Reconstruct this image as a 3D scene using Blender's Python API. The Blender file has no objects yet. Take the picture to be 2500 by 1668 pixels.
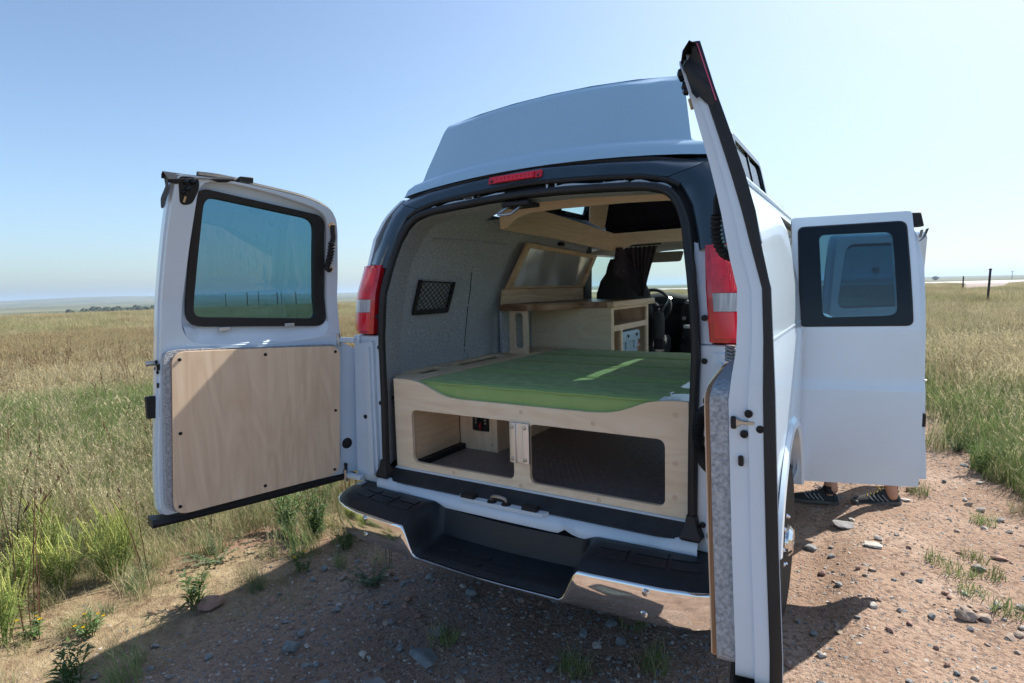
import bpy, bmesh, math, random
import numpy as np
from mathutils import Vector, Matrix, Euler
from mathutils.geometry import tessellate_polygon

random.seed(7); RNG = np.random.default_rng(7)
SC = bpy.context.scene
COL = SC.collection
R = math.radians

# ------------------------------------------------------------------ camera, sky, sun, exposure
def cam_axes(yaw, pitch, roll):
    f = Vector((-math.sin(yaw)*math.cos(pitch), math.cos(yaw)*math.cos(pitch), -math.sin(pitch)))
    r = Vector((math.cos(yaw), math.sin(yaw), 0)); u = r.cross(f)
    return (math.cos(roll)*r+math.sin(roll)*u, -math.sin(roll)*r+math.cos(roll)*u, f)
CAM = Vector((1.233, -1.971, 1.512))
cr, cu, cf = cam_axes(.553, .092, -.027)
cd = bpy.data.cameras.new('camera'); cam = bpy.data.objects.new('camera', cd); COL.objects.link(cam)
cam.matrix_world = Matrix(((cr.x, cu.x, -cf.x, CAM.x), (cr.y, cu.y, -cf.y, CAM.y), (cr.z, cu.z, -cf.z, CAM.z), (0, 0, 0, 1)))
cd.sensor_fit = 'HORIZONTAL'; cd.sensor_width = 36.0; cd.lens = 36*1389.2/2500
cd.clip_start = .02; cd.clip_end = 30000
SC.camera = cam

SUN_AZ, SUN_EL = R(25), R(45)
w = bpy.data.worlds.new('World'); SC.world = w; w.use_nodes = True
nt = w.node_tree; bg = nt.nodes['Background']
sky = nt.nodes.new('ShaderNodeTexSky'); sky.sky_type = 'NISHITA'; sky.sun_disc = False
sky.sun_elevation = SUN_EL; sky.sun_rotation = SUN_AZ
sky.altitude = 1600; sky.air_density = 1.0; sky.dust_density = 6.0; sky.ozone_density = 1.0
# soft shoulder on the very bright band near the sun and horizon (hazy summer sky)
bwn = nt.nodes.new('ShaderNodeRGBToBW'); nt.links.new(sky.outputs[0], bwn.inputs[0])
def smath(op, a, b_=None):
    n = nt.nodes.new('ShaderNodeMath'); n.operation = op
    for k, q in enumerate((a, b_)):
        if q is None: continue
        if isinstance(q, (int, float)): n.inputs[k].default_value = q
        else: nt.links.new(q, n.inputs[k])
    return n
lum = bwn.outputs[0]
ex = smath('EXPONENT', smath('MULTIPLY', smath('POWER', smath('DIVIDE', lum, 3.0).outputs[0], 1.5).outputs[0], -1.0).outputs[0])
m2 = smath('DIVIDE', smath('MULTIPLY', smath('SUBTRACT', 1.0, ex.outputs[0]).outputs[0], 2.55).outputs[0], lum)
vs = nt.nodes.new('ShaderNodeVectorMath'); vs.operation = 'SCALE'; nt.links.new(sky.outputs[0], vs.inputs[0]); nt.links.new(m2.outputs[0], vs.inputs['Scale'])
tn = nt.nodes.new('ShaderNodeVectorMath'); tn.operation = 'MULTIPLY'; tn.inputs[1].default_value = (.875, .95, .965); nt.links.new(vs.outputs[0], tn.inputs[0]); nt.links.new(tn.outputs[0], bg.inputs[0]); bg.inputs[1].default_value = .15
sd = bpy.data.lights.new('sun', 'SUN'); sd.energy = 3.3; sd.angle = R(.5); sd.color = (1, .94, .85)
sun = bpy.data.objects.new('sun', sd); COL.objects.link(sun)
SDIR = Vector((math.sin(SUN_AZ)*math.cos(SUN_EL), math.cos(SUN_AZ)*math.cos(SUN_EL), math.sin(SUN_EL)))
sun.rotation_euler = SDIR.to_track_quat('Z', 'Y').to_euler(); sun.location = (3, 6, 12)
SC.view_settings.view_transform = 'Standard'; SC.view_settings.look = 'None'
SC.view_settings.gamma = 1; SC.view_settings.use_curve_mapping = False
SC.view_settings.exposure = 1.5
SC.cycles.use_denoising = True
SC.cycles.max_bounces = 10; SC.cycles.diffuse_bounces = 7; SC.cycles.glossy_bounces = 4
SC.cycles.transparent_max_bounces = 16; SC.cycles.transmission_bounces = 6
SC.cycles.caustics_reflective = False; SC.cycles.caustics_refractive = False
GZ = -.10      # ground level beside the van

# ------------------------------------------------------------------ materials
def ramp(nt, stops):
    n = nt.nodes.new('ShaderNodeValToRGB'); e = n.color_ramp.elements
    while len(e) < len(stops): e.new(.5)
    for k, (p, c) in zip(e, stops): k.position = p; k.color = (*c, 1)
    return n
def mat(name, col, rough=.5, metal=0, var=0, vscale=8, bump=0, bscale=60, coat=0, stretch=(1, 1, 1), spec=.5, detail=6, col2=None, subsurf=0, rvar=0):
    m = bpy.data.materials.new(name); m.use_nodes = True; nt = m.node_tree
    b = nt.nodes['Principled BSDF']
    b.inputs['Base Color'].default_value = (*col, 1); b.inputs['Roughness'].default_value = rough
    b.inputs['Metallic'].default_value = metal; b.inputs['Coat Weight'].default_value = coat
    b.inputs['Coat Roughness'].default_value = .06
    b.inputs['Specular IOR Level'].default_value = spec
    tc = nt.nodes.new('ShaderNodeTexCoord'); mp = nt.nodes.new('ShaderNodeMapping')
    mp.inputs['Scale'].default_value = stretch; nt.links.new(tc.outputs['Object'], mp.inputs[0])
    if var or col2:
        n = nt.nodes.new('ShaderNodeTexNoise'); n.inputs['Scale'].default_value = vscale; n.inputs['Detail'].default_value = detail
        nt.links.new(mp.outputs[0], n.inputs['Vector'])
        a = col2 if col2 else tuple(max(0, c*(1-var)) for c in col)
        c2 = col if col2 else tuple(min(1, c*(1+var)) for c in col)
        rp = ramp(nt, [(.32, a), (.68, c2)]); nt.links.new(n.outputs[0], rp.inputs[0])
        nt.links.new(rp.outputs[0], b.inputs['Base Color'])
        if rvar:
            mr = nt.nodes.new('ShaderNodeMapRange'); mr.inputs[3].default_value = max(0, rough-rvar); mr.inputs[4].default_value = rough+rvar
            nt.links.new(n.outputs[0], mr.inputs[0]); nt.links.new(mr.outputs[0], b.inputs['Roughness'])
    if bump:
        n2 = nt.nodes.new('ShaderNodeTexNoise'); n2.inputs['Scale'].default_value = bscale; n2.inputs['Detail'].default_value = 4
        nt.links.new(mp.outputs[0], n2.inputs['Vector'])
        bp = nt.nodes.new('ShaderNodeBump'); bp.inputs['Strength'].default_value = bump; bp.inputs['Distance'].default_value = .01
        nt.links.new(n2.outputs[0], bp.inputs['Height']); nt.links.new(bp.outputs[0], b.inputs['Normal'])
    return m
def glassmat(name, tint, refl=.06, rough=.0, haze=None):
    m = bpy.data.materials.new(name); m.use_nodes = True; nt = m.node_tree; nt.nodes.clear()
    o = nt.nodes.new('ShaderNodeOutputMaterial'); t = nt.nodes.new('ShaderNodeBsdfTransparent'); g = nt.nodes.new('ShaderNodeBsdfGlossy')
    t.inputs[0].default_value = (*tint, 1); g.inputs['Roughness'].default_value = rough
    f = nt.nodes.new('ShaderNodeLayerWeight'); f.inputs[0].default_value = .5     # facing term, the same from both sides of a thin pane
    p5 = nt.nodes.new('ShaderNodeMath'); p5.operation = 'POWER'; p5.inputs[1].default_value = 5; nt.links.new(f.outputs['Facing'], p5.inputs[0])
    ma = nt.nodes.new('ShaderNodeMath'); ma.operation = 'MULTIPLY_ADD'; ma.inputs[1].default_value = .9; ma.inputs[2].default_value = refl*.5; nt.links.new(p5.outputs[0], ma.inputs[0])
    mx = nt.nodes.new('ShaderNodeMixShader'); nt.links.new(ma.outputs[0], mx.inputs[0])
    nt.links.new(t.outputs[0], mx.inputs[1]); nt.links.new(g.outputs[0], mx.inputs[2])
    nt.links.new(mx.outputs[0], o.inputs[0])
    return m
def woodmat(name, light, dark, grain=(30, 30, 1.2), rough=.5, coat=.0, swirl=1.0, knots=0):
    m = bpy.data.materials.new(name); m.use_nodes = True; nt = m.node_tree; L = nt.links.new
    b = nt.nodes['Principled BSDF']; b.inputs['Roughness'].default_value = rough; b.inputs['Coat Weight'].default_value = coat
    tc = nt.nodes.new('ShaderNodeTexCoord')
    mp = nt.nodes.new('ShaderNodeMapping'); mp.inputs['Scale'].default_value = grain; L(tc.outputs['Object'], mp.inputs[0])
    n = nt.nodes.new('ShaderNodeTexNoise'); n.inputs['Scale'].default_value = 1.0; n.inputs['Detail'].default_value = 5; n.inputs['Distortion'].default_value = .4*swirl
    L(mp.outputs[0], n.inputs['Vector'])
    mp2 = nt.nodes.new('ShaderNodeMapping'); mp2.inputs['Scale'].default_value = tuple(g*.12+.6 for g in grain); L(tc.outputs['Object'], mp2.inputs[0])
    n2 = nt.nodes.new('ShaderNodeTexNoise'); n2.inputs['Scale'].default_value = 1.3; n2.inputs['Detail'].default_value = 3; n2.inputs['Distortion'].default_value = 1.2*swirl
    L(mp2.outputs[0], n2.inputs['Vector'])
    wv = nt.nodes.new('ShaderNodeMath'); wv.operation = 'MULTIPLY'; wv.inputs[1].default_value = 14; L(n2.outputs[0], wv.inputs[0])
    fr = nt.nodes.new('ShaderNodeMath'); fr.operation = 'PINGPONG'; fr.inputs[1].default_value = 1; L(wv.outputs[0], fr.inputs[0])
    a = nt.nodes.new('ShaderNodeMath'); a.operation = 'MULTIPLY_ADD'; a.inputs[1].default_value = .28; L(fr.outputs[0], a.inputs[0]); L(n.outputs[0], a.inputs[2])
    rp = ramp(nt, [(.35, dark), (.62, tuple(.45*x+.55*y for x, y in zip(dark, light))), (.85, light)]); L(a.outputs[0], rp.inputs[0])
    out = rp.outputs[0]
    if knots:
        v = nt.nodes.new('ShaderNodeTexVoronoi'); v.inputs['Scale'].default_value = 2.6; v.inputs['Randomness'].default_value = 1
        L(tc.outputs['Object'], v.inputs['Vector'])
        kr = ramp(nt, [(.0, (1, 1, 1)), (.05, (0, 0, 0))]); L(v.outputs['Distance'], kr.inputs[0])
        mx = nt.nodes.new('ShaderNodeMix'); mx.data_type = 'RGBA'; L(kr.outputs[0], mx.inputs['Factor']); L(out, mx.inputs['A'])
        mx.inputs['B'].default_value = (dark[0]*.45, dark[1]*.36, dark[2]*.3, 1); out = mx.outputs['Result']
    L(out, b.inputs['Base Color'])
    bp = nt.nodes.new('ShaderNodeBump'); bp.inputs['Strength'].default_value = .06; bp.inputs['Distance'].default_value = .004
    L(n.outputs[0], bp.inputs['Height']); L(bp.outputs[0], b.inputs['Normal'])
    return m
def weavemat(name, c1, c2, scale=260, rough=.9):
    m = bpy.data.materials.new(name); m.use_nodes = True; nt = m.node_tree; L = nt.links.new
    b = nt.nodes['Principled BSDF']; b.inputs['Roughness'].default_value = rough; b.inputs['Sheen Weight'].default_value = .15
    tc = nt.nodes.new('ShaderNodeTexCoord')
    ws = []
    for ax in ('X', 'Z', 'Y'):
        wv = nt.nodes.new('ShaderNodeTexWave'); wv.wave_type = 'BANDS'; wv.bands_direction = ax; wv.inputs['Scale'].default_value = scale/6.28*2
        wv.inputs['Distortion'].default_value = .6; wv.inputs['Detail'].default_value = 1
        L(tc.outputs['Object'], wv.inputs[0]); ws.append(wv)
    a = nt.nodes.new('ShaderNodeMath'); a.operation = 'MULTIPLY'; L(ws[0].outputs['Fac'], a.inputs[0]); L(ws[1].outputs['Fac'], a.inputs[1])
    n = nt.nodes.new('ShaderNodeTexNoise'); n.inputs['Scale'].default_value = 14; L(tc.outputs['Object'], n.inputs['Vector'])
    a2 = nt.nodes.new('ShaderNodeMath'); a2.operation = 'MULTIPLY_ADD'; a2.inputs[1].default_value = .7; L(a.outputs[0], a2.inputs[0]); n3 = nt.nodes.new('ShaderNodeMath'); n3.operation = 'MULTIPLY'; n3.inputs[1].default_value = .4; L(n.outputs[0], n3.inputs[0]); L(n3.outputs[0], a2.inputs[2])
    rp = ramp(nt, [(.12, c1), (.85, c2)]); L(a2.outputs[0], rp.inputs[0]); L(rp.outputs[0], b.inputs['Base Color'])
    bp = nt.nodes.new('ShaderNodeBump'); bp.inputs['Strength'].default_value = .35; bp.inputs['Distance'].default_value = .002
    L(a.outputs[0], bp.inputs['Height']); L(bp.outputs[0], b.inputs['Normal'])
    return m
M = {}
M['white'] = mat('white_paint', (.63, .76, .88), .26, coat=.6, var=.035, vscale=2.2, detail=9)  # blue of the sky-lit shade put into the white, jamb paint likewise
M['jamb'] = mat('jamb_paint', (.64, .755, .86), .33, coat=.4, var=.03, vscale=5)
M['gel'] = mat('fibreglass_gelcoat', (.36, .57, .74), .14, coat=1.0, var=.015, vscale=2, bump=.02, bscale=4)  # base blued to carry the sky-lit shade on the high top
M['trim'] = mat('dark_trim_paint', (.022, .045, .068), .28, coat=.5, var=.15, vscale=5)
M['plastic'] = mat('black_textured_plastic', (.009, .013, .019), .36, var=.3, vscale=7, bump=.25, bscale=420, rvar=.1)
M['dustplastic'] = mat('dusty_black_plastic', (.012, .015, .020), .45, col2=(.028, .030, .034), vscale=11, bump=.2, bscale=300)
M['rubber'] = mat('seal_rubber', (.012, .013, .015), .55, var=.2, bump=.15, bscale=200)
M['blackgloss'] = mat('gloss_black', (.004, .008, .014), .10, spec=.3)
M['black'] = mat('matt_black', (.01, .01, .011), .7)
M['chrome'] = mat('chrome', (.78, .78, .78), .045, 1, bump=.015, bscale=5)
M['steel'] = mat('zinc_steel', (.45, .45, .43), .35, 1, var=.15)
M['alu'] = mat('brushed_aluminium', (.72, .73, .74), .38, .85, var=.06, stretch=(60, 60, 2))
def lensmat(name, col, cell=.0075):
    m = mat(name, col, .12, coat=.6, var=.18, vscale=22); nt = m.node_tree; b = nt.nodes['Principled BSDF']; tc = nt.nodes.new('ShaderNodeTexCoord'); ad = None
    for ax in ('X', 'Z'):
        wv = nt.nodes.new('ShaderNodeTexWave'); wv.bands_direction = ax; wv.inputs['Scale'].default_value = 2*math.pi/(20*cell); nt.links.new(tc.outputs['Object'], wv.inputs[0])
        if ad is None: ad = wv.outputs['Fac']
        else:
            q_ = nt.nodes.new('ShaderNodeMath'); q_.operation = 'ADD'; nt.links.new(ad, q_.inputs[0]); nt.links.new(wv.outputs['Fac'], q_.inputs[1]); ad = q_.outputs[0]
    bp = nt.nodes.new('ShaderNodeBump'); bp.inputs['Strength'].default_value = .5; bp.inputs['Distance'].default_value = .0012; nt.links.new(ad, bp.inputs['Height']); nt.links.new(bp.outputs[0], b.inputs['Normal']); return m
M['redgrid'] = lensmat('red_lens_grid', (.78, .012, .035))
M['red'] = mat('red_lens', (.55, .008, .022), .12, coat=.6, var=.25, vscale=26)
M['redin'] = mat('red_lens_reflector', (.78, .012, .035), .1, coat=.6)
M['clear'] = mat('clear_lens', (.62, .64, .68), .1, coat=.6, col2=(.25, .27, .31), vscale=1, stretch=(160, 160, 2))
M['felt'] = mat('grey_felt', (.60, .66, .72), .95, col2=(.31, .345, .385), vscale=140, bump=.6, bscale=160, spec=.1, detail=3)
M['felt2'] = mat('pale_grey_felt', (.52, .55, .59), .95, col2=(.27, .29, .315), vscale=120, bump=.6, bscale=150, spec=.1, detail=3)
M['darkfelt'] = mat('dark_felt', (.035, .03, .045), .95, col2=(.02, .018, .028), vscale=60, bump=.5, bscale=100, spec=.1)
M['birchV'] = woodmat('birch_ply_upright_grain', (.83, .65, .47), (.70, .51, .35), (26, 26, 1.1), swirl=1.1)
M['birchH'] = woodmat('birch_ply_level_grain', (.93, .78, .58), (.82, .64, .44), (1.1, 26, 26), swirl=1.3, knots=1)
M['birchY'] = woodmat('birch_ply_long_grain', (.82, .65, .45), (.68, .5, .33), (26, 1.1, 26), swirl=1.5)
M['plyedge'] = mat('plywood_edge', (.42, .24, .13), .6, col2=(.24, .12, .06), vscale=1, stretch=(420, 6, 2))
M['walnut'] = woodmat('oiled_walnut', (.33, .18, .09), (.10, .045, .02), (5, 1.2, 24), rough=.35, coat=.15)
M['maple'] = woodmat('pale_butcher_block', (.74, .55, .35), (.50, .32, .17), (3, 1.5, 24), rough=.4)
M['green'] = weavemat('green_upholstery', (.26, .41, .13), (.46, .61, .23), 300)
M['curtain'] = mat('dark_curtain', (.062, .052, .064), .9, var=.2, vscale=40, bump=.2, bscale=300, spec=.15)
M['seat'] = mat('seat_cloth', (.05, .055, .06), .85, var=.2, vscale=60, bump=.3, bscale=260)
M['foil'] = mat('reflective_foil', (.84, .88, .86), .24, .7, var=.10, vscale=5, bump=.12, bscale=9)
M['beige'] = mat('beige_headliner', (.42, .39, .34), .9, var=.06)
M['dash'] = mat('dashboard_plastic', (.014, .015, .018), .6, var=.2, bump=.2, bscale=300)
M['glass'] = glassmat('clear_glass', (.80, .90, .88))
M['tint'] = glassmat('tinted_glass', (.36, .53, .59), refl=.12)
M['tint2'] = glassmat('dark_tinted_glass', (.26, .42, .50), refl=.14)
M['tint3'] = glassmat('dimmed_roof_glass', (.42, .50, .50))  # tint added on the right pane to soften the sun streak inside
M['tyre'] = mat('tyre_rubber', (.02, .02, .02), .75, var=.35, vscale=20, bump=.2, bscale=120)
M['under'] = mat('underbody', (.03, .03, .032), .8)
M['cool'] = mat('ice_blue_plastic', (.45, .62, .72), .5, var=.04)
M['skin'] = mat('skin', (.50, .27, .18), .5, var=.1, vscale=18)
M['shirt'] = mat('pale_shirt', (.62, .63, .66), .9, var=.05, bump=.2, bscale=40)
M['short'] = mat('dark_shorts', (.05, .055, .06), .9, var=.1)
M['shoe'] = mat('shoe_mesh', (.018, .022, .026), .8, var=.4, vscale=90, bump=.4, bscale=250)
M['sole'] = mat('shoe_sole', (.10, .10, .095), .8, var=.2, vscale=30)
M['lace'] = mat('yellow_lace', (.35, .25, .04), .7)
M['stripe'] = mat('grey_stripe', (.35, .36, .37), .5)
M['brass'] = mat('tan_washer', (.55, .36, .17), .45, .2)
M['pink'] = mat('pink_edge', (.6, .08, .2), .4)

# ------------------------------------------------------------------ mesh helpers
ORG = {}
def wloc(o): return ORG.get(o.name, Vector((0, 0, 0)))
def add(name, g, m, parent=None, sharp=38, bevel=0, seg=2, kind=None, recalc=True, mats=None, fm=None, origin=None):
    v = [Vector(p) for p in g.v]
    if origin is None:
        if v:
            lo = [min(p[i] for p in v) for i in range(3)]; hi = [max(p[i] for p in v) for i in range(3)]
            origin = Vector(((lo[0]+hi[0])/2, (lo[1]+hi[1])/2, lo[2] if parent is None else (lo[2]+hi[2])/2))
        else: origin = Vector((0, 0, 0))
    origin = Vector(origin)
    me = bpy.data.meshes.new(name); me.from_pydata([tuple(p-origin) for p in v], [], g.f)
    for k in (mats or [m]): me.materials.append(k)
    if fm: me.polygons.foreach_set('material_index', fm)
    elif g.m: me.polygons.foreach_set('material_index', g.m)
    if recalc:
        bm = bmesh.new(); bm.from_mesh(me); bmesh.ops.recalc_face_normals(bm, faces=bm.faces); bm.to_mesh(me); bm.free()
    if sharp is not None:
        me.shade_smooth(); me.set_sharp_from_angle(angle=R(sharp))
    o = bpy.data.objects.new(name, me); COL.objects.link(o)
    ORG[o.name] = origin
    if parent: o.parent = parent; o.location = origin-wloc(parent)
    else: o.location = origin
    if bevel:
        b = o.modifiers.new('Bevel', 'BEVEL'); b.width = bevel; b.segments = seg; b.limit_method = 'ANGLE'; b.angle_limit = R(40)
        b.harden_normals = False
    if kind: o['kind'] = kind
    return o
def thing(name, label, cat, loc=(0, 0, 0), group=None):
    o = bpy.data.objects.new(name, None); COL.objects.link(o); o.location = loc; ORG[o.name] = Vector(loc)
    o.empty_display_size = .1; return tag(o, label, cat, group)
def tag(o, label, cat, group=None):
    o['label'] = label; o['category'] = cat
    if group: o['group'] = group
    return o
class G:
    def __init__(s): s.v = []; s.f = []; s.m = []
    def put(s, v, f, mi=None):
        n = len(s.v); s.v += [tuple(p) for p in v]; s.f += [tuple(i+n for i in q) for q in f]
        if mi is not None or s.m: s.m += [0]*(len(s.f)-len(f)-len(s.m))+[mi or 0]*len(f)
        return s
    def box(s, x0, x1, y0, y1, z0, z1, mi=None):
        v = [(x0, y0, z0), (x1, y0, z0), (x1, y1, z0), (x0, y1, z0), (x0, y0, z1), (x1, y0, z1), (x1, y1, z1), (x0, y1, z1)]
        return s.put(v, [(0, 3, 2, 1), (4, 5, 6, 7), (0, 1, 5, 4), (1, 2, 6, 5), (2, 3, 7, 6), (3, 0, 4, 7)], mi)
    def boxm(s, x0, x1, y0, y1, z0, z1, fmap, mi=None):
        g = G().box(x0, x1, y0, y1, z0, z1); return s.put([fmap(*p) for p in g.v], g.f, mi)
    def loft(s, rows, closed=False, cap=False, loop=False, mi=None):
        n = len(rows[0]); v = [p for r in rows for p in r]; f = []
        rr = len(rows)
        for i in range(rr if loop else rr-1):
            a, b = i*n, ((i+1) % rr)*n
            for j in range(n if closed else n-1):
                k = (j+1) % n; f.append((a+j, a+k, b+k, b+j))
        if cap: f.append(tuple(range(n))); f.append(tuple((rr-1)*n+j for j in range(n)))
        return s.put(v, f, mi)
    def tube(s, path, r, n=8, cap=True, closed=False, mi=None, flat=1.0):
        P = [Vector(p) for p in path]; rows = []; up = None
        for i, p in enumerate(P):
            a = P[i-1] if (i > 0 or closed) else P[i]; b = P[(i+1) % len(P)] if (i < len(P)-1 or closed) else P[i]
            t = (b-a).normalized()
            if up is None:
                up = t.orthogonal().normalized()
            up = (up-t*up.dot(t)).normalized(); sd = t.cross(up)
            rad = r[i] if hasattr(r, '__len__') else r
            rows.append([p+(up*math.cos(2*math.pi*k/n)+sd*math.sin(2*math.pi*k/n)*flat)*rad for k in range(n)])
        return s.loft(rows, closed=True, cap=cap and not closed, loop=closed, mi=mi)
    def rev(s, prof, c, ax, n=20, mi=None):
        ax = Vector(ax).normalized(); u = ax.orthogonal().normalized(); w = ax.cross(u); c = Vector(c)
        rows = [[c+ax*h+(u*math.cos(2*math.pi*k/n)+w*math.sin(2*math.pi*k/n))*r for k in range(n)] for r, h in prof]
        return s.loft(rows, closed=True, cap=True, mi=mi)
    def plate(s, outer, holes, w0, w1, fmap, cuts=(), mi=None):
        polys = [list(outer)]+[list(h) for h in (holes or [])]
        flat = [Vector((p[0], p[1], 0)) for q in polys for p in q]
        tris = tessellate_polygon([[Vector((p[0], p[1], 0)) for p in q] for q in polys])
        bm = bmesh.new(); n = len(flat)
        va = [bm.verts.new((p.x, p.y, w0)) for p in flat]; vb = [bm.verts.new((p.x, p.y, w1)) for p in flat]
        for t in tris:
            try: bm.faces.new([va[i] for i in t]); bm.faces.new([vb[i] for i in t])
            except ValueError: pass
        k = 0
        for q in polys:
            m = len(q)
            for i in range(m):
                a, b = k+i, k+(i+1) % m
                try: bm.faces.new((va[a], va[b], vb[b], vb[a]))
                except ValueError: pass
            k += m
        bmesh.ops.dissolve_limit(bm, angle_limit=.001, verts=bm.verts, edges=bm.edges)
        for ax, val in cuts:
            no = (1, 0, 0) if ax == 0 else (0, 1, 0); co = (val, 0, 0) if ax == 0 else (0, val, 0)
            bmesh.ops.bisect_plane(bm, geom=bm.verts[:]+bm.edges[:]+bm.faces[:], dist=1e-6, plane_co=co, plane_no=no)
        if cuts: bmesh.ops.triangulate(bm, faces=[f for f in bm.faces if len(f.verts) > 4])
        bm.verts.index_update()
        vs = [fmap(*v.co) for v in bm.verts]; fs = [tuple(v.index for v in f.verts) for f in bm.faces]; bm.free()
        return s.put(vs, fs, mi)
def rnd(pts, r, n=5):
    out = []; m = len(pts)
    for i in range(m):
        p0, p, p1 = Vector(pts[i-1][:2]), Vector(pts[i][:2]), Vector(pts[(i+1) % m][:2])
        rr = pts[i][2] if len(pts[i]) > 2 else r
        a, b = (p0-p), (p1-p); la, lb = a.length, b.length; a.normalize(); b.normalize()
        t = min(rr, la*.49, lb*.49)
        if t < 1e-5: out.append((p.x, p.y)); continue
        A, B = p+a*t, p+b*t
        for k in range(n+1):
            q = k/n; c = A*(1-q)**2+p*2*q*(1-q)+B*q*q; out.append((c.x, c.y))
    return out
def rrect(x0, x1, y0, y1, r, n=5): return rnd([(x0, y0), (x1, y0), (x1, y1), (x0, y1)], r, n)
def lerp(a, b, t): return a+(b-a)*t
def smooth(t): t = max(0, min(1, t)); return t*t*(3-2*t)
def interp(x, xs, ys): return float(np.interp(x, xs, ys))
def spline(pts, n=8):
    P = [Vector(p) for p in pts]; out = []
    for i in range(len(P)-1):
        a, b, c, d = P[max(0, i-1)], P[i], P[i+1], P[min(len(P)-1, i+2)]
        for k in range(n):
            t = k/n
            out.append(.5*((2*b)+(c-a)*t+(2*a-5*b+4*c-d)*t*t+(3*b-a-3*c+d)*t**3))
    return out+[P[-1]]
XZ = lambda y: (lambda u, v, w: (u, y+w, v))     # plate in x,z, thickness along y
YZ = lambda x: (lambda u, v, w: (x+w, u, v))
XY = lambda z: (lambda u, v, w: (u, v, z+w))
def yr(z): return interp(z, [.4, .7, 1.0, 1.3, 1.5, 1.65, 1.75, 1.9, 2.0, 2.5], [.02, .02, .03, .04, .05, .09, .12, .17, .2, .25])
def copytree(o, parent=None):
    c = o.copy(); COL.objects.link(c); c.parent = parent
    for ch in o.children: copytree(ch, c)
    return c
# ------------------------------------------------------------------ the van: shell
van = thing('cargo_van', 'white high-top camper van with both rear doors open and a birch bed inside', 'van', (0, 2, GZ))
PZ = [.42, .5, .8, 1.1, 1.25, 1.30, 1.36, 1.5, 1.65, 1.78, 1.87, 1.946, 1.973]
PX = [.93, .955, .965, .968, .967, .957, .955, .942, .914, .885, .845, .785, .755]
def hw(z): return interp(z, PZ, PX)
CUTZ = [(1, z) for z in (.5, .8, 1.1, 1.25, 1.30, 1.36, 1.43, 1.5, 1.58, 1.65, 1.72, 1.78, 1.83, 1.87, 1.91, 1.946)]
def side_map(sg): return lambda y, z, w_: (sg*(hw(z)-w_-.012*max(0, y-2.8)**2*2), y, z)
AY, AZ_, AR = .94, .34, .49
def arch(y0, n=22, r=AR):
    z0 = .42; a0 = math.asin((z0-AZ_)/r)
    return [(AY-r*math.cos(a0+(math.pi-2*a0)*k/n), AZ_+r*math.sin(a0+(math.pi-2*a0)*k/n)) for k in range(n+1)]
ar = arch(0)
g = G()
out_r = [(.10, .42)]+ar+[(1.385, .42), (1.385, 1.86), (3.16, 1.86), (3.16, .42), (4.3, .42), (4.3, 1.30), (4.02, 1.36), (3.36, 1.90), (3.3, 1.965), (.23, 1.97), (.19, 1.90), (.15, 1.78), (.12, 1.6), (.10, 1.3)]
win_r = rnd([(3.24, 1.37), (3.86, 1.37), (3.38, 1.78), (3.24, 1.78)], .05)
g.plate(out_r, [win_r], 0, .02, side_map(1), CUTZ)
add('body_side', g, M['white'], van, bevel=.006)
g = G()
out_l = [(.10, .42)]+ar+[(4.3, .42), (4.3, 1.30), (4.02, 1.36), (3.36, 1.90), (3.3, 1.965), (.23, 1.97), (.19, 1.90), (.15, 1.78), (.12, 1.6), (.10, 1.3)]
win_l = rnd([(2.72, 1.37), (3.86, 1.37), (3.40, 1.79), (2.80, 1.79)], .05)
g.plate(out_l, [win_l], 0, .02, side_map(-1), CUTZ)
add('body_side', g, M['white'], van, bevel=.006)
for sg, wn in ((1, win_r), (-1, win_l)):
    add('cab_window', G().plate(wn, [], .008, .012, side_map(sg), CUTZ), M['glass'], van)
# wheel arch lips
for sg in (1, -1):
    rows = []
    for k in range(27):
        a = R(8)+(math.pi-R(16))*k/26; c, s = math.cos(a), math.sin(a)
        rows.append([(sg*x, AY-rr*c, AZ_+rr*s) for rr, x in ((AR+.045, .966), (AR+.03, .982), (AR, .986), (AR-.012, .975), (AR-.015, .86))])
    add('wheel_arch', G().loft(rows), M['white'], van)
    rows = [[(sg*x, AY-(AR-.015)*math.cos(math.pi*k/16), AZ_+(AR-.015)*math.sin(math.pi*k/16)) for x in (.88, .5)] for k in range(17)]
    add('wheel_well', G().loft(rows), M['under'], van)
# belt groove on the rear quarter
add('belt_crease', G().loft([[(hw(1.30)+d, y, 1.30+z) for y in (.13, 1.37)] for d, z in ((-.004, .012), (.004, .006), (.004, -.002), (-.004, -.008))]), M['white'], van)
# underbody, floor
add('underbody', G().box(-.86, .86, .06, 4.4, .40, .62), M['under'], van)
g = G().box(-.86, .86, .12, 2.45, .622, .655)
o = add('cargo_floor', g, M['dash'], van)
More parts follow.
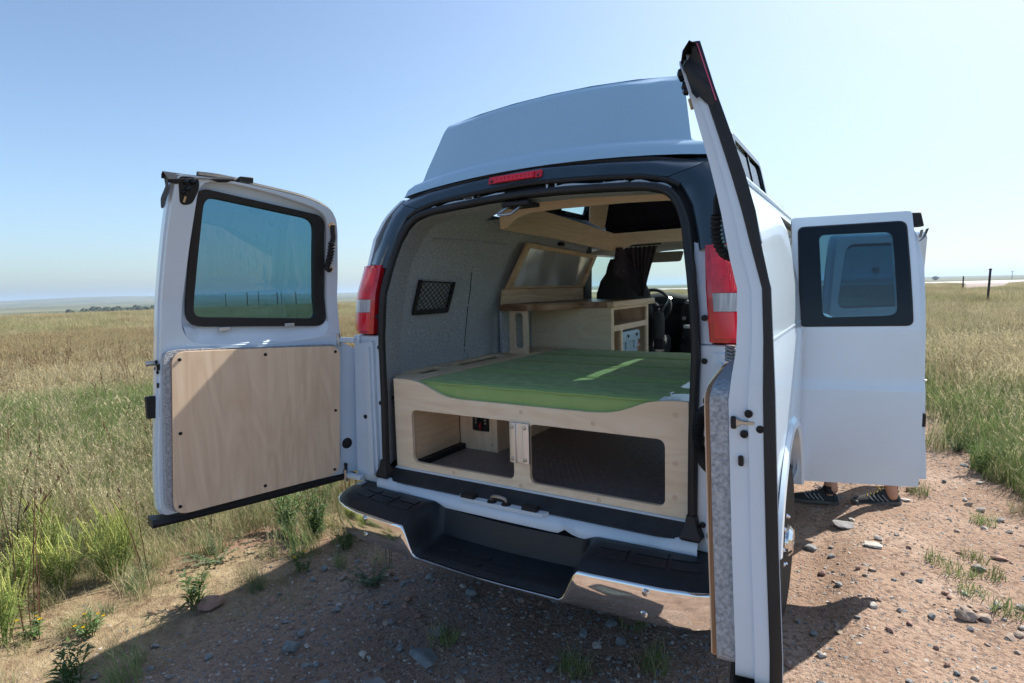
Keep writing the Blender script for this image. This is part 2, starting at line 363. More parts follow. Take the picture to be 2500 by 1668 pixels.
# rear corner posts (white, below the lamps) and rear faces
for sg in (1, -1):
    rows = []
    for z in (.43, .56, .7, .9, 1.1, 1.2, 1.3):
        h = hw(z)
        rows.append([(sg*x, y, z) for x, y in ((h-.06, yr(z)-.002), (h-.035, yr(z)+.004), (h-.015, yr(z)+.02), (h-.004, yr(z)+.05), (h-.001, .115))])
    add('rear_corner', G().loft(rows), M['white'], van)
    rows = []
    for z in (1.302, 1.4, 1.5, 1.648):
        h = hw(z)-.015
        rows.append([(sg*x, y, z) for x, y in ((h-.10, yr(z)+.03), (h-.03, yr(z)+.05), (h, .115))])
    add('lamp_recess', G().loft(rows), M['black'], van)
    # stepped white jamb between seal and corner
    def jm(u, v, w_): return (sg*u, yr(v)+w_, v)
    add('door_jamb', G().plate([(.752, .565), (.945, .565), (.945, 1.302), (.752, 1.302)], [], .004, .04, jm, [(1, 1.0)]), M['jamb'], van, bevel=.004)
    j2 = add('jamb_panel', G().plate(rnd([(.785, .60), (.93, .585), (.925, 1.262), (.80, 1.278)], .015), [], -.014, .003, jm, [(1, 1.0)]), M['jamb'], van, bevel=.006)
    j3 = add('jamb_rib', G().plate(rnd([(.80, .615), (.83, .61), (.838, 1.24), (.812, 1.25)], .01), [], -.028, -.0145, jm, [(1, 1.0)]), M['jamb'], van, bevel=.008)
    for x, z in ((.772, 1.245), (.770, .972), (.773, .665), (.858, .90)):
        add('jamb_plug', G().rev([(.0105, 0), (.010, .004), (.006, .006)], (sg*x, yr(z)-.0155 if x > .785 else yr(z)+.003, z), (0, -1, 0), 14), M['black'], van)
    for z in (.70, .80, .92, 1.0, 1.12):
        for x in (.845,):
            add('weld_dimple', G().rev([(.005, 0), (.003, .003)], (sg*(x+.03), yr(z)-.0145, z), (0, -1, 0), 10), M['jamb'], j2)
    add('upper_jamb', G().plate([(.752, 1.304), (.795, 1.304), (.775, 1.64), (.72, 1.66), (.735, 1.5)], [], .012, .04, jm, [(1, 1.5)]), M['jamb'] if sg > 0 else M['black'], van)  # left strip black: the recess's shade put into its colour
    # hinges
    for z in (1.285, .60):
        h = add('door_hinge', G().box(sg*.86 if sg > 0 else -.975, .975 if sg > 0 else -.86, -.045, -.018, z-.012, z+.012), M['jamb'], van, bevel=.004)
        add('hinge_pin', G().rev([(.011, -.03), (.011, .03)], (sg*.965, -.04, z), (0, 0, 1), 12), M['steel'], h)
    add('jamb_foot', G().box(min(sg*.755, sg*.90), max(sg*.755, sg*.90), -.03, .02, .545, .564), M['jamb'], van, bevel=.003)

# ------------------------------------------------------------------ dark arch round the opening
def mirror_path(p): return [(-x, *r) for x, *r in p]+[(x, *r) for x, *r in reversed(p)]
I_ = [(.74, 1.628), (.732, 1.675), (.70, 1.795), (.672, 1.845), (.647, 1.877), (.60, 1.905), (.495, 1.930), (.36, 1.943), (.217, 1.953), (.05, 1.960)]
O_ = [(.822, 1.65), (.815, 1.70), (.795, 1.79), (.775, 1.845), (.748, 1.89), (.70, 1.935), (.548, 1.977), (.38, 1.998), (.201, 2.011), (.05, 2.020)]
W_ = [(.916, 1.65), (.905, 1.70), (.885, 1.78), (.862, 1.85), (.82, 1.91), (.765, 1.962), (.60, 1.990), (.40, 2.008), (.21, 2.020), (.05, 2.028)]
def arch_part(idx, sg=0):
    rows = []
    for i in idx:
        (a, b), (c, d), (e, f) = I_[i], O_[i], W_[i]
        rows.append([(a, yr(b)+.07, b+.006), (a, yr(b)+.008, b), (lerp(a, c, .12), yr(b)-.004, lerp(b, d, .12)), (lerp(a, c, .5), yr(lerp(b, d, .5))-.006, lerp(b, d, .5)),
                     (lerp(a, c, .86), yr(d)-.004, lerp(b, d, .86)), (c, yr(d)+.004, d), (lerp(c, e, .45), yr(d)+.02, lerp(d, f, .45)+.002), (lerp(c, e, .8), yr(d)+.05, lerp(d, f, .8)+.003), (e+.004, max(.125, yr(f)+.055), f+.003), (e+.005, max(.14, yr(f)+.07)+.05, f+.004), (e+.004, max(.14, yr(f)+.07)+.11, f+.003), (e-.004, max(.14, yr(f)+.07)+.115, f-.004)])
    return rows
def mir(rows): return [[(-x, y, z) for x, y, z in r] for r in rows]
for sg in (1, -1):
    r = arch_part(range(0, 6)); add('rear_trim_post', G().loft(r if sg > 0 else mir(r)), M['trim'], van, sharp=50)
r = arch_part(range(5, 10)); r[0] = [(x-.002, y, z+.002) for x, y, z in r[0]]
g = G().loft(r+list(reversed(mir(r)))); add('rear_header_trim', g, M['trim'], van, sharp=50)
# rounded lip under the header and weather strip above
lip = [(.655, 1.873), (.60, 1.902), (.495, 1.927), (.36, 1.940), (.217, 1.950), (0, 1.958)]
path = [(-x, yr(z)+.002, z) for x, z in lip]+[(x, yr(z)+.002, z) for x, z in reversed(lip[:-1])]
add('header_lip', G().tube(spline(path, 5), .010, 8), M['rubber'], van)
ws = [(.705, .215, 1.952), (.548, .222, 1.992), (.38, .228, 2.012), (.2, .232, 2.026), (0, .235, 2.034)]
add('roof_weatherstrip', G().tube(spline([(-x, y, z) for x, y, z in ws]+list(reversed(ws[:-1])), 5), .009, 8), M['rubber'], van)
# white channel behind, its shade painted in as black
SEAL = [(.738, .645), (.738, .85), (.738, 1.0), (.742, 1.18), (.744, 1.3), (.729, 1.5), (.703, 1.65), (.690, 1.72), (.664, 1.79), (.632, 1.838), (.585, 1.868), (.50, 1.886), (.36, 1.898), (.18, 1.908), (0, 1.912)]
sp = spline([(x, yr(z)-.006, z) for x, z in SEAL], 4)
full = [(-p.x, p.y, p.z) for p in sp]+[(p.x, p.y, p.z) for p in reversed(sp[:-1])]
sl = add('door_seal', G().tube(full, .0165, 10, flat=1.0), M['rubber'], van)
rows = []
for x, y, z in full:
    n = Vector((x*.9, 0, (z-1.25)*(1 if abs(x) < .7 else .15))).normalized()
    p = Vector((x, y, z))
    rows.append([p+Vector((0, .022, 0))-n*.005, p+n*.012+Vector((0, .02, 0)), p+n*.045+Vector((0, .045, 0)), p+n*.075+Vector((0, .07, 0))])
add('opening_channel', G().loft(rows), M['black'], van)
for sg in (1, -1):
    add('seal_foot', G().loft([[(sg*(.738+dx*s), yr(.65)-.008+dy*s-.004, z) for dx, dy in ((-.018, -.016), (.018, -.016), (.02, .016), (-.02, .016))] for z, s in ((.70, .9), (.665, 1.15), (.645, 1.7), (.622, 2.1), (.612, 1.7))], closed=True, cap=True), M['rubber'], van, bevel=.003)
# clips and white flange slivers in the channel
for x, z, m_ in ((-.60, 1.905, 0), (-.56, 1.908, 0), (-.265, 1.935, 0), (.055, 1.938, 0), (.345, 1.926, 0), (.43, 1.922, 1), (-.52, 1.90, 0)):
    c = add('header_clip', G().rev([(.012, 0), (.012, .012), (.007, .02)], (x, yr(z)+.045, z), (0, -1, 0), 12), M['black'] if not m_ else M['jamb'], van)
    add('clip_screw', G().rev([(.0045, .018), (.003, .026)], (x, yr(z)+.045, z), (0, -1, 0), 8), M['steel'], c)
for x0, x1 in ((-.345, -.29), (.085, .135)):
    z = 1.937; g = G()
    g.box(x0, x1, yr(z)+.02, yr(z)+.04, z-.012, z+.004); g.box(x0, x0+.008, yr(z)+.012, yr(z)+.04, z-.012, z+.018); g.box(x1-.008, x1, yr(z)+.012, yr(z)+.04, z-.012, z+.018)
    add('header_bracket', g, M['jamb'], van, bevel=.002)
for xa, xb in ((-.62, -.50), (-.47, -.12), (.13, .45), (.46, .62)):
    pts = []
    for k in range(9):
        x = lerp(xa, xb, k/8); z = interp(abs(x), [p[0] for p in reversed(SEAL)], [p[1] for p in reversed(SEAL)])+.021
        pts.append((x, yr(z)+.012, z+.004*math.sin(k)))
    add('flange_strip', G().tube(pts, [.002]+[.005]*7+[.002], 6), M['jamb'], van)
# third brake light
bl = add('brake_light', G().plate(rrect(-.195, .072, 1.972, 2.003, .006), [], -.012, .0, lambda u, v, w_: (u, yr(v)+w_-.002, v+.012*(1-(u/.5)**2)-.006)), M['red'], van, bevel=.003)
add('lens', G().plate(rrect(-.160, .038, 1.974, 2.001, .005), [], -.018, -.0125, lambda u, v, w_: (u, yr(v)+w_-.002, v+.012*(1-(u/.5)**2)-.006)), M['redin'], bl, bevel=.003)
for x in (-.178, .056):
    add('screw', G().rev([(.0065, 0), (.005, .003)], (x, yr(1.98)-.013, 1.986), (0, -1, 0), 10), M['black'], bl)
for x in np.linspace(-.15, .03, 10):
    add('lens_rib', G().box(x, x+.002, yr(1.98)-.0215, yr(1.98)-.0185, 1.981, 2.0), M['red'], bl)
# catch hanging from the header
g = G().box(-.115, .02, .15, .26, 1.865, 1.885); ct = add('upper_striker', g, M['black'], van, bevel=.006)
add('striker_loop', G().tube(spline([(-.085, .17, 1.868), (-.11, .13, 1.84), (-.10, .115, 1.828), (-.05, .115, 1.828), (-.035, .13, 1.84), (-.02, .17, 1.868)], 5), .006, 8), M['steel'], ct)

# ------------------------------------------------------------------ tail lamps
for sg in (1, -1):
    Z0, Z1 = 1.312, 1.645
    def lamp_rows(z0, z1, n, proud=.0, pad=0):
        rows = []
        for k in range(n):
            z = lerp(z0, z1, k/(n-1)); xi = lerp(.79, .762, (z-Z0)/(Z1-Z0))+pad; h = hw(z)-.004-(.014 if z < 1.335 else 0)*(1.335-z)/.023
            y = yr(z)-.022-proud
            rows.append([(sg*x, yy, z) for x, yy in ((xi, y+.055), (xi+.002, y+.008), (xi+.012, y), (lerp(xi, h, .45), y-.001), (h-.055, y+.006), (h-.024, y+.022), (h-.008, y+.05), (h, y+.09), (h, y+.11))])
        return rows
    lamp = add('tail_lamp', G().loft(lamp_rows(Z0, Z1, 10)), M['red'], van, sharp=45)
    lamp['label'] = 'right tail lamp behind the open door' if sg > 0 else 'left tail lamp beside the plywood door'
    add('lens_base', G().loft([[(sg*x, y, z) for x, y in ((.768, yr(z)+.03), (.99*hw(z), .10))] for z in (Z0+.001, Z1-.001)]), M['red'], lamp)
    for z in (Z0, Z1):
        g = G(); r = lamp_rows(z, z+1e-4, 2)[0]; g.put(r, [tuple(range(len(r)))]); add('lens_end', g, M['red'], lamp)
    add('upper_lens', G().loft(lamp_rows(1.482, 1.632, 6, .003, .014)), M['redgrid'], lamp, sharp=45)
    add('reverse_lens', G().loft(lamp_rows(1.418, 1.479, 4, .0035, .016)), M['clear'], lamp, sharp=45)
    add('lower_lens', G().loft(lamp_rows(1.328, 1.415, 5, .003, .014)), M['redin'], lamp, sharp=45)
    add('lamp_plug', G().rev([(.011, 0), (.011, .008)], (sg*.772, yr(1.39)-.0, 1.395), (0, -1, 0), 12), M['black'], lamp)

# ------------------------------------------------------------------ sill and bumper
g = G(); xs = np.linspace(-.765, .765, 52); rows = []
for x in xs:
    b = .0; zt = .598+.02*smooth((abs(x)-.6)/.16)
    zb = .542+.02*smooth((abs(x)-.35)/.4)+ .022*math.exp(-((x-.262)/.022)**2)
    rows.append([(x, .02, zt+.004), (x, -.002, zt), (x, -.012, zt-.006), (x, -.026-.008*math.cos(x*2), lerp(zt, zb, .5)), (x, -.024-.008*math.cos(x*2), zb), (x, .02, zb-.004)])
sill = add('rear_sill', g.loft(rows), M['jamb'], van, sharp=50)
rows = []
for x in np.linspace(-.735, .735, 40):
    e = smooth((.735-abs(x))/.12)
    rows.append([(x, .0, .596), (x, -.004-.004*e, .606), (x, .012, .615+.004*e), (x, .030, .632), (x, .056, .648), (x, .062, .650), (x, .062, .60)])
add('threshold_strip', G().loft(rows), M['dustplastic'], van, sharp=50)
add('floor_edge', G().box(-.715, .715, .057, .064, .640, .657), M['jamb'], van, bevel=.002)
# raised latch plate with pads and loop
st = [(-.29, .012), (-.245, -.03), (-.07, -.034), (.05, -.034), (.16, -.032), (.175, -.006), (.15, .012)]
sk = add('striker_plate', G().plate(st, [], 0, .016, lambda u, v, w_: (u, v-.002, .592+w_+.08*max(0, v+.01))), M['jamb'], van, bevel=.005)
for x in (-.215, .095):
    p = add('door_bumper_pad', G().loft([[(x+sx*s, -.017+sy*t, z) for sx, sy in ((-.034, -.019), (.034, -.019), (.034, .019), (-.034, .019))] for z, s, t in ((.608, 1.05, 1.05), (.622, 1, 1), (.626, .85, .8))], closed=True, cap=True), M['black'], sk, bevel=.002)
for dx in (-.036, .036):
    add('striker_foot', G().rev([(.022, 0), (.02, .005), (.01, .008)], (-.06+dx, -.016, .608), (0, 0, 1), 14), M['black'], sk)
add('striker_loop', G().tube(spline([(-.096, -.016, .612), (-.092, -.02, .632), (-.06, -.022, .638), (-.028, -.02, .632), (-.024, -.016, .612)], 5), .007, 8), M['steel'], sk)

def bpath(x):
    a = abs(x); y = interp(a, [0, .35, .45, .7, .82, .89, .93, .953, .965], [-.247, -.240, -.236, -.212, -.185, -.150, -.11, -.06, .03])
    return y
bx = [-.965, -.962, -.953, -.94, -.915, -.87, -.80, -.7, -.6, -.5, -.46, -.43, -.41, -.395, -.38, -.365, -.35, -.335, -.31, -.2, -.1, 0]
bx = bx+[-x for x in reversed(bx[:-1])]
def bnorm(x):
    e = .004; a = Vector((x-e, bpath(x-e) if abs(x-e) < .965 else .05)); b = Vector((x+e, bpath(x+e) if abs(x+e) < .965 else .05))
    t = (b-a); n = Vector((-t.y, t.x)).normalized()
    if n.y < 0: n = -n
    if abs(x) > .955: n = Vector((-math.copysign(1, x), .25)).normalized()
    return n
def bt(x): return smooth((.412-abs(x))/(.412-.335))
END = [(.25, .545), (.20, .566), (.16, .568), (.10, .566), (.05, .558), (.016, .545), (-.004, .528)]
CTR = [(.25, .545), (.205, .542), (.180, .436), (.10, .428), (.04, .424), (.012, .423), (-.004, .412)]
rows = []
for x in bx:
    t = bt(x); n = bnorm(x); y = bpath(x); rows.append([(x+n.x*lerp(a, c, t), min(y+n.y*lerp(a, c, t), .03), lerp(b, d, t)+.012*smooth((.45-abs(x))/.4)*(-.6)) for (a, b), (c, d) in zip(END, CTR)])
bump = add('rear_bumper', G().loft(rows), M['plastic'], van, sharp=60); bump['label'] = 'chrome rear bumper with a black stepped top'
rows = []
for x in bx:
    t = bt(x); n = bnorm(x); y = bpath(x); zt = lerp(.53, .410, t)-.0072*smooth((.45-abs(x))/.4); zb = .392+.02*smooth((abs(x)-.75)/.2)
    if abs(x) > .93: zb += .03*smooth((abs(x)-.93)/.03)
    fb = 1-t
    prof = [(.004, zt-.002), (-.006, zt-.0025), (-.0088, zt-.0045), (-.0092-.0013*fb, zt-.010*fb-.005), (-.0092-.0053*fb, lerp(zt, zb, .3)), (-.0092-.0073*fb, lerp(zt, zb, .52)), (-.008-.0055*fb, lerp(zt, zb, .78)), (-.003, lerp(zt, zb, .97)), (.018, zb-.003), (.06, zb-.004)]
    rows.append([(x+n.x*a, y+n.y*a, z) for a, z in prof])
chrome = add('chrome_bar', G().loft(rows), M['chrome'], bump, sharp=60)
for x, z in ((-.64, .508), (-.635, .436), (.648, .505), (.642, .43)):
    n = bnorm(x); add('bolt', G().rev([(.013, 0), (.012, .006), (.007, .010)], (x-n.x*.010, bpath(x)-n.y*.010, z), (-n.x, -n.y, .1), 14), M['chrome'], bump)
# tread blocks
def tread(x0, x1, q0, q1, zf, tilt=0):
    def fm(u, v, w_):
        n = bnorm(u); return (u+n.x*v, bpath(u)+n.y*v, zf(u, v)+w_)
    return G().plate(rrect(x0, x1, q0, q1, .012), [], 0, .004, fm, [(0, lerp(x0, x1, k/6)) for k in range(1, 6)])
def zc(u, v): return interp(v, [.02, .05, .18], [.424, .424, .436])-.0072
for x0, x1 in ((-.30, -.185), (-.165, -.03), (-.01, .125), (.145, .265)):
    add('step_tread', tread(x0-.012, x1-.012, .034, .072, zc), M['plastic'], bump, bevel=.0015)
    add('step_tread', tread(x0, x1, .085, .125, zc), M['plastic'], bump, bevel=.0015)
def ze(u, v): return interp(v, [.05, .10, .16], [.558, .566, .568])
for sg in (-1, 1):
    for x0, x1 in ((.45, .56), (.58, .70), (.72, .84)):
        for q0, q1 in ((.066, .106), (.118, .156)):
            a, b = sorted((sg*x0, sg*x1)); add('top_tread', tread(a, b, q0, q1, ze), M['plastic'], bump, bevel=.0015)

# ------------------------------------------------------------------ high top
TY = [.40, 1.28, 1.34, 1.78, 1.81, 2.22, 2.28, 2.7, 3.2, 3.55]
def ht(y, k):   # half width and height of station row k (0 base .. n)
    zt = interp(y, [.4, 1.4, 2.4, 2.9, 3.3, 3.55], [2.352, 2.40, 2.41, 2.34, 2.18, 2.03])
    lv = [(.748, 1.985), (.74, 1.995), (.733, 2.02), (.705, 2.045), (.672, 2.055)]
    if k < 5: return lv[k]
    t = (0, .22, .72, .93, 1.0)[k-5]; z = lerp(2.065, zt-.03, t); return (lerp(.662, .595, (z-2.065)/.3), z)
NT = 10
def ring(y, yoff=None, inset=0):
    r = [ht(y, k) for k in range(NT)]
    zt = interp(y, [.4, 1.4, 2.4, 2.9, 3.3, 3.55], [2.352, 2.40, 2.41, 2.34, 2.18, 2.03]); x9 = r[-1][0]
    top = [(x9-.012, zt-.012), (x9-.04, zt), (x9*.66, zt+.022), (x9*.33, zt+.036), (0, zt+.04)]
    half = r+top
    return half
rows = []; win = []
# rear wall stations lean forward
RW = [(0, .222), (1, .226), (2, .238), (3, .258), (4, .272), (5, .276), (6, .298), (7, .358), (8, .382), (9, .392)]
def station(y):
    half = ring(y); return [(x, y, z) for x, z in half]+[(-x, y, z) for x, z in reversed(half[:-1])]
st0 = [];
half = ring(.40)
for i, (x, z) in enumerate(half):
    yy = interp(i, [a for a, b in RW], [b for a, b in RW]) if i < 10 else (.40, .41, .41, .41, .41)[i-10]
    st0.append((x, yy+.018, z))
st0 = st0+[(-x, y, z) for x, y, z in reversed(st0[:-1])]
g = G(); n = len(st0)
rws = [st0]+[station(y) for y in TY[1:]]
# put an intermediate station just after the rear corner so the edge reads rounded
mid = [(x*(1.004), y+.05, z) for x, y, z in st0]
rws = [st0, mid]+rws[1:]
v = [p for r_ in rws for p in r_]; f = []
ys = [.4, .45]+TY[1:]
for i in range(len(rws)-1):
    for j in range(n-1):
        jj = j if j < n//2 else n-2-j
        if 5 <= jj-0 < 7+0 and jj in (5, 6) and ys[i] in (1.34, 1.81): continue    # window openings
        f.append((i*n+j, i*n+j+1, (i+1)*n+j+1, (i+1)*n+j))
g.put(v, f)
# rear wall: bowed panel closing station 0
cols = 15
def rear_pt(i, s):    # i level 0..13, s in -1..1
    x, z = half[i]; xx, yy, zz = st0[i]
    bow = .04*(1-s*s); lift = .045*(1-s*s) if i < 9 else .04*(1-s*s)
    if i >= 10: lift = 0
    return (xx*s, yy-bow*.35-.018*(1-abs(s)**8), zz+lift)
rr_ = [[rear_pt(i, lerp(1, -1, k/(cols-1))) for k in range(cols)] for i in range(11)]
rr_.append([(half[-1][0]+lerp(.595, -.595, k/(cols-1)), .43, lerp(2.352, 2.352, 0)+.04*(1-lerp(1, -1, k/(cols-1))**2)-.002) for k in range(cols)])
g.loft(rr_)
add('high_top', g, M['gel'], van, sharp=45)
for sg in (1, -1):
    def wm(u, v, w_):
        x = lerp(.662, .595, (v-2.065)/.3); return (sg*(x-w_), u, v)
    fr = add('roof_window', G().plate(rrect(1.28, 2.28, 2.035, 2.315, .07), [rrect(1.33, 2.23, 2.072, 2.28, .05)], -.012, .02, wm), M['blackgloss'], van, bevel=.004)
    add('pane', G().plate(rrect(1.332, 2.228, 2.074, 2.278, .05), [], .002, .006, wm), M['tint3'] if sg > 0 else M['glass'], fr)
    add('window_divider', G().plate([(1.78, 2.07), (1.81, 2.07), (1.81, 2.282), (1.78, 2.282)], [], -.004, .012, wm), M['blackgloss'], fr)
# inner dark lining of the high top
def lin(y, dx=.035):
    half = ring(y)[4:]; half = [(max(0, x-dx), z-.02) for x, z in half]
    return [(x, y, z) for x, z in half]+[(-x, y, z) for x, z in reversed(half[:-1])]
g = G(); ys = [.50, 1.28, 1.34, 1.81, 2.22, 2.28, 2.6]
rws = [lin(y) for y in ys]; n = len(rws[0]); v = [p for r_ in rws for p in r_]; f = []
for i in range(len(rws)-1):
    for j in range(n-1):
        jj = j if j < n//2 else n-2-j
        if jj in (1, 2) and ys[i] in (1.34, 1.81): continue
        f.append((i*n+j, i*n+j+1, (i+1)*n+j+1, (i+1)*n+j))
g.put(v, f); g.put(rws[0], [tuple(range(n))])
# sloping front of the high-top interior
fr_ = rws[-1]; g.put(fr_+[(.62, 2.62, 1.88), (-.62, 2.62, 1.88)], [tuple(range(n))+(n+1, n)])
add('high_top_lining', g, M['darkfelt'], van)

# ------------------------------------------------------------------ cab front: screen, bonnet, nose
scr = [(-.80, 4.02, 1.36), (0, 4.12, 1.36), (.80, 4.02, 1.36)], [(-.68, 3.38, 1.90), (0, 3.44, 1.93), (.68, 3.38, 1.90)]
add('windscreen', G().loft([scr[0], scr[1]]), M['glass'], van)
for sg in (1, -1):
    add('screen_pillar', G().tube([(sg*.84, 4.03, 1.35), (sg*.78, 3.7, 1.63), (sg*.70, 3.38, 1.90)], .04, 8), M['white'], van)
rows = [[(x, y, z-.04*(abs(x)/.8)**2) for x in np.linspace(-.9, .9, 9)] for y, z in ((4.02, 1.355), (4.3, 1.27), (4.7, 1.2), (4.85, 1.1), (4.9, .6), (4.85, .42))]
add('bonnet', G().loft(rows), M['white'], van)
rows = [[(sg_*(.94-.01*k), y, z) for sg_ in (1, -1)] for k, (y, z) in enumerate(((4.3, 1.27), (4.7, 1.2)))]
for sg in (1, -1):
    add('front_wing', G().put([(sg*.9, 4.02, 1.32), (sg*.9, 4.3, 1.235), (sg*.9, 4.7, 1.165), (sg*.9, 4.85, 1.06), (sg*.9, 4.9, .56), (sg*.9, 4.85, .42), (sg*.9, 4.02, .42)], [tuple(range(7))]), M['white'], van)
add('cab_roof', G().loft([[(x, y, z-.05*(abs(x)/.7)**3) for x in np.linspace(-.74, .74, 9)] for y, z in ((2.6, 1.99), (3.0, 1.985), (3.42, 1.93))]), M['white'], van)
# wheels (rear pair; the nearside one shows past the open door)
for sg in (1, -1):
    for wy in (AY+.01, 4.15):
        c = (sg*.83, wy, GZ+.375)
        prof = [(.20, -.12), (.30, -.125), (.345, -.122), (.372, -.10), (.378, -.05), (.378, .05), (.372, .10), (.345, .122), (.30, .125), (.20, .12)]
        wh = add('wheel', G().rev([(.205, .06), (.19, .085), (.10, .07), (.06, .115), (.0001, .12)], c, (sg, 0, 0), 28), M['steel'], van)
        ty = add('tyre', G().rev(prof, c, (sg, 0, 0), 40), M['tyre'], wh)
        g = G()
        for k in range(44):
            a = 2*math.pi*k/44; 
            for q in (-.07, 0, .07):
                pc = Vector((c[0]+q, c[1]+.378*math.cos(a), c[2]+.378*math.sin(a))); t = Vector((0, -math.sin(a), math.cos(a))); nn = Vector((0, math.cos(a), math.sin(a)))
                g.boxm(-.028, .028, -.018, .018, -.004, .007, lambda x, y, z: pc+Vector((x, 0, 0))+t*(y+x*.3)+nn*z)
        tb = add('tread_blocks', g, M['tyre'], wh); tb['kind'] = 'stuff'
        add('hub_cap', G().rev([(.075, .10), (.072, .135), (.055, .15), (.0001, .152)], c, (sg, 0, 0), 20), M['chrome'], wh)
        for k in range(8):
            a = 2*math.pi*k/8; add('wheel_nut', G().rev([(.012, .085), (.012, .12), (.004, .128)], (c[0], c[1]+.12*math.cos(a), c[2]+.12*math.sin(a)), (sg, 0, 0), 6), M['chrome'], wh)
add('rear_axle', G().tube([(-.7, AY, GZ+.37), (.7, AY, GZ+.37)], .05, 10), M['under'], van)
add('exhaust_pipe', G().tube([(.45, .9, .24), (.5, .3, .25), (.5, .02, .24)], .03, 10), M['under'], van)
# ------------------------------------------------------------------ rear doors
def door_map(sg, ang):
    a = R(ang); P = Vector((sg*(.984 if sg < 0 else .930), -.048, 0)); d = Vector((sg*math.sin(a), -math.cos(a), 0)); n = Vector((-sg*math.cos(a), -math.sin(a), 0))
    def fm(s, z, w_):
        z2 = z if sg < 0 or z > 1.02 else 1.02-(1.02-z)*.76
        if sg > 0 and w_ > -.086: w_ = w_+interp(z, [1.28, 1.33, 1.38, 1.45, 1.56, 1.7, 1.88], [0, -.008, -.018, -.023, -.026, -.037, -.047])*min(1.3, 1+w_/.086)
        p = P+d*s+n*(w_+yr(z)-.02); return (p.x, p.y, z2)
    return fm
DZ = [(1, z) for z in (1.0, 1.15, 1.3, 1.38, 1.44, 1.5, 1.56, 1.61, 1.65, 1.70, 1.75, 1.80, 1.85, 1.90, 1.95)]
OUT = rnd([(-.110, .598, .02), (.10, .600, .01), (.80, .622, .03), (.80, .76, .1), (.765, 1.23, .1), (.735, 1.61, .1), (.714, 1.83, .1), (.69, 1.988, .03), (.475, 1.980, .05), (.324, 1.963, .05), (.166, 1.941, .04), (.068, 1.909, .04), (.022, 1.868, .05), (.006, 1.80, .06), (-.013, 1.61, .05), (-.021, 1.40, .04), (-.030, 1.275, .03), (-.125, 1.228, .03), (-.120, .9, .02)], .02, 4)
INN = rnd([(-.104, .604, .02), (.794, .627, .03), (.794, .76, .1), (.759, 1.23, .1), (.729, 1.61, .1), (.708, 1.83, .1), (.684, 1.981, .03), (.475, 1.974, .05), (.324, 1.957, .05), (.166, 1.935, .04), (.071, 1.903, .04), (.028, 1.866, .05), (.012, 1.80, .06), (-.007, 1.61, .05), (-.015, 1.40, .04), (-.024, 1.275, .03), (-.119, 1.224, .03), (-.114, .9, .02)], .02, 4)
REC = rnd([(.55, 1.312, .06), (.17, 1.299, .06), (.035, 1.315, .06), (.040, 1.42, .05), (.058, 1.80, .04), (.075, 1.868, .05), (.13, 1.900, .04), (.33, 1.945, .04), (.475, 1.966, .04), (.606, 1.966, .06), (.64, 1.70, .04), (.676, 1.394, .06), (.645, 1.325, .05)], .04, 5)
RUBO = rnd([(.612, 1.942, .05), (.075, 1.868, .05), (.038, 1.357, .06), (.655, 1.393, .07)], .05, 6)
RUBI = rnd([(.583, 1.913, .05), (.120, 1.852, .05), (.088, 1.396, .035), (.622, 1.431, .035)], .04, 6)
HOL = rnd([(.595, 1.926, .05), (.095, 1.860, .05), (.062, 1.377, .05), (.638, 1.412, .05)], .05, 6)
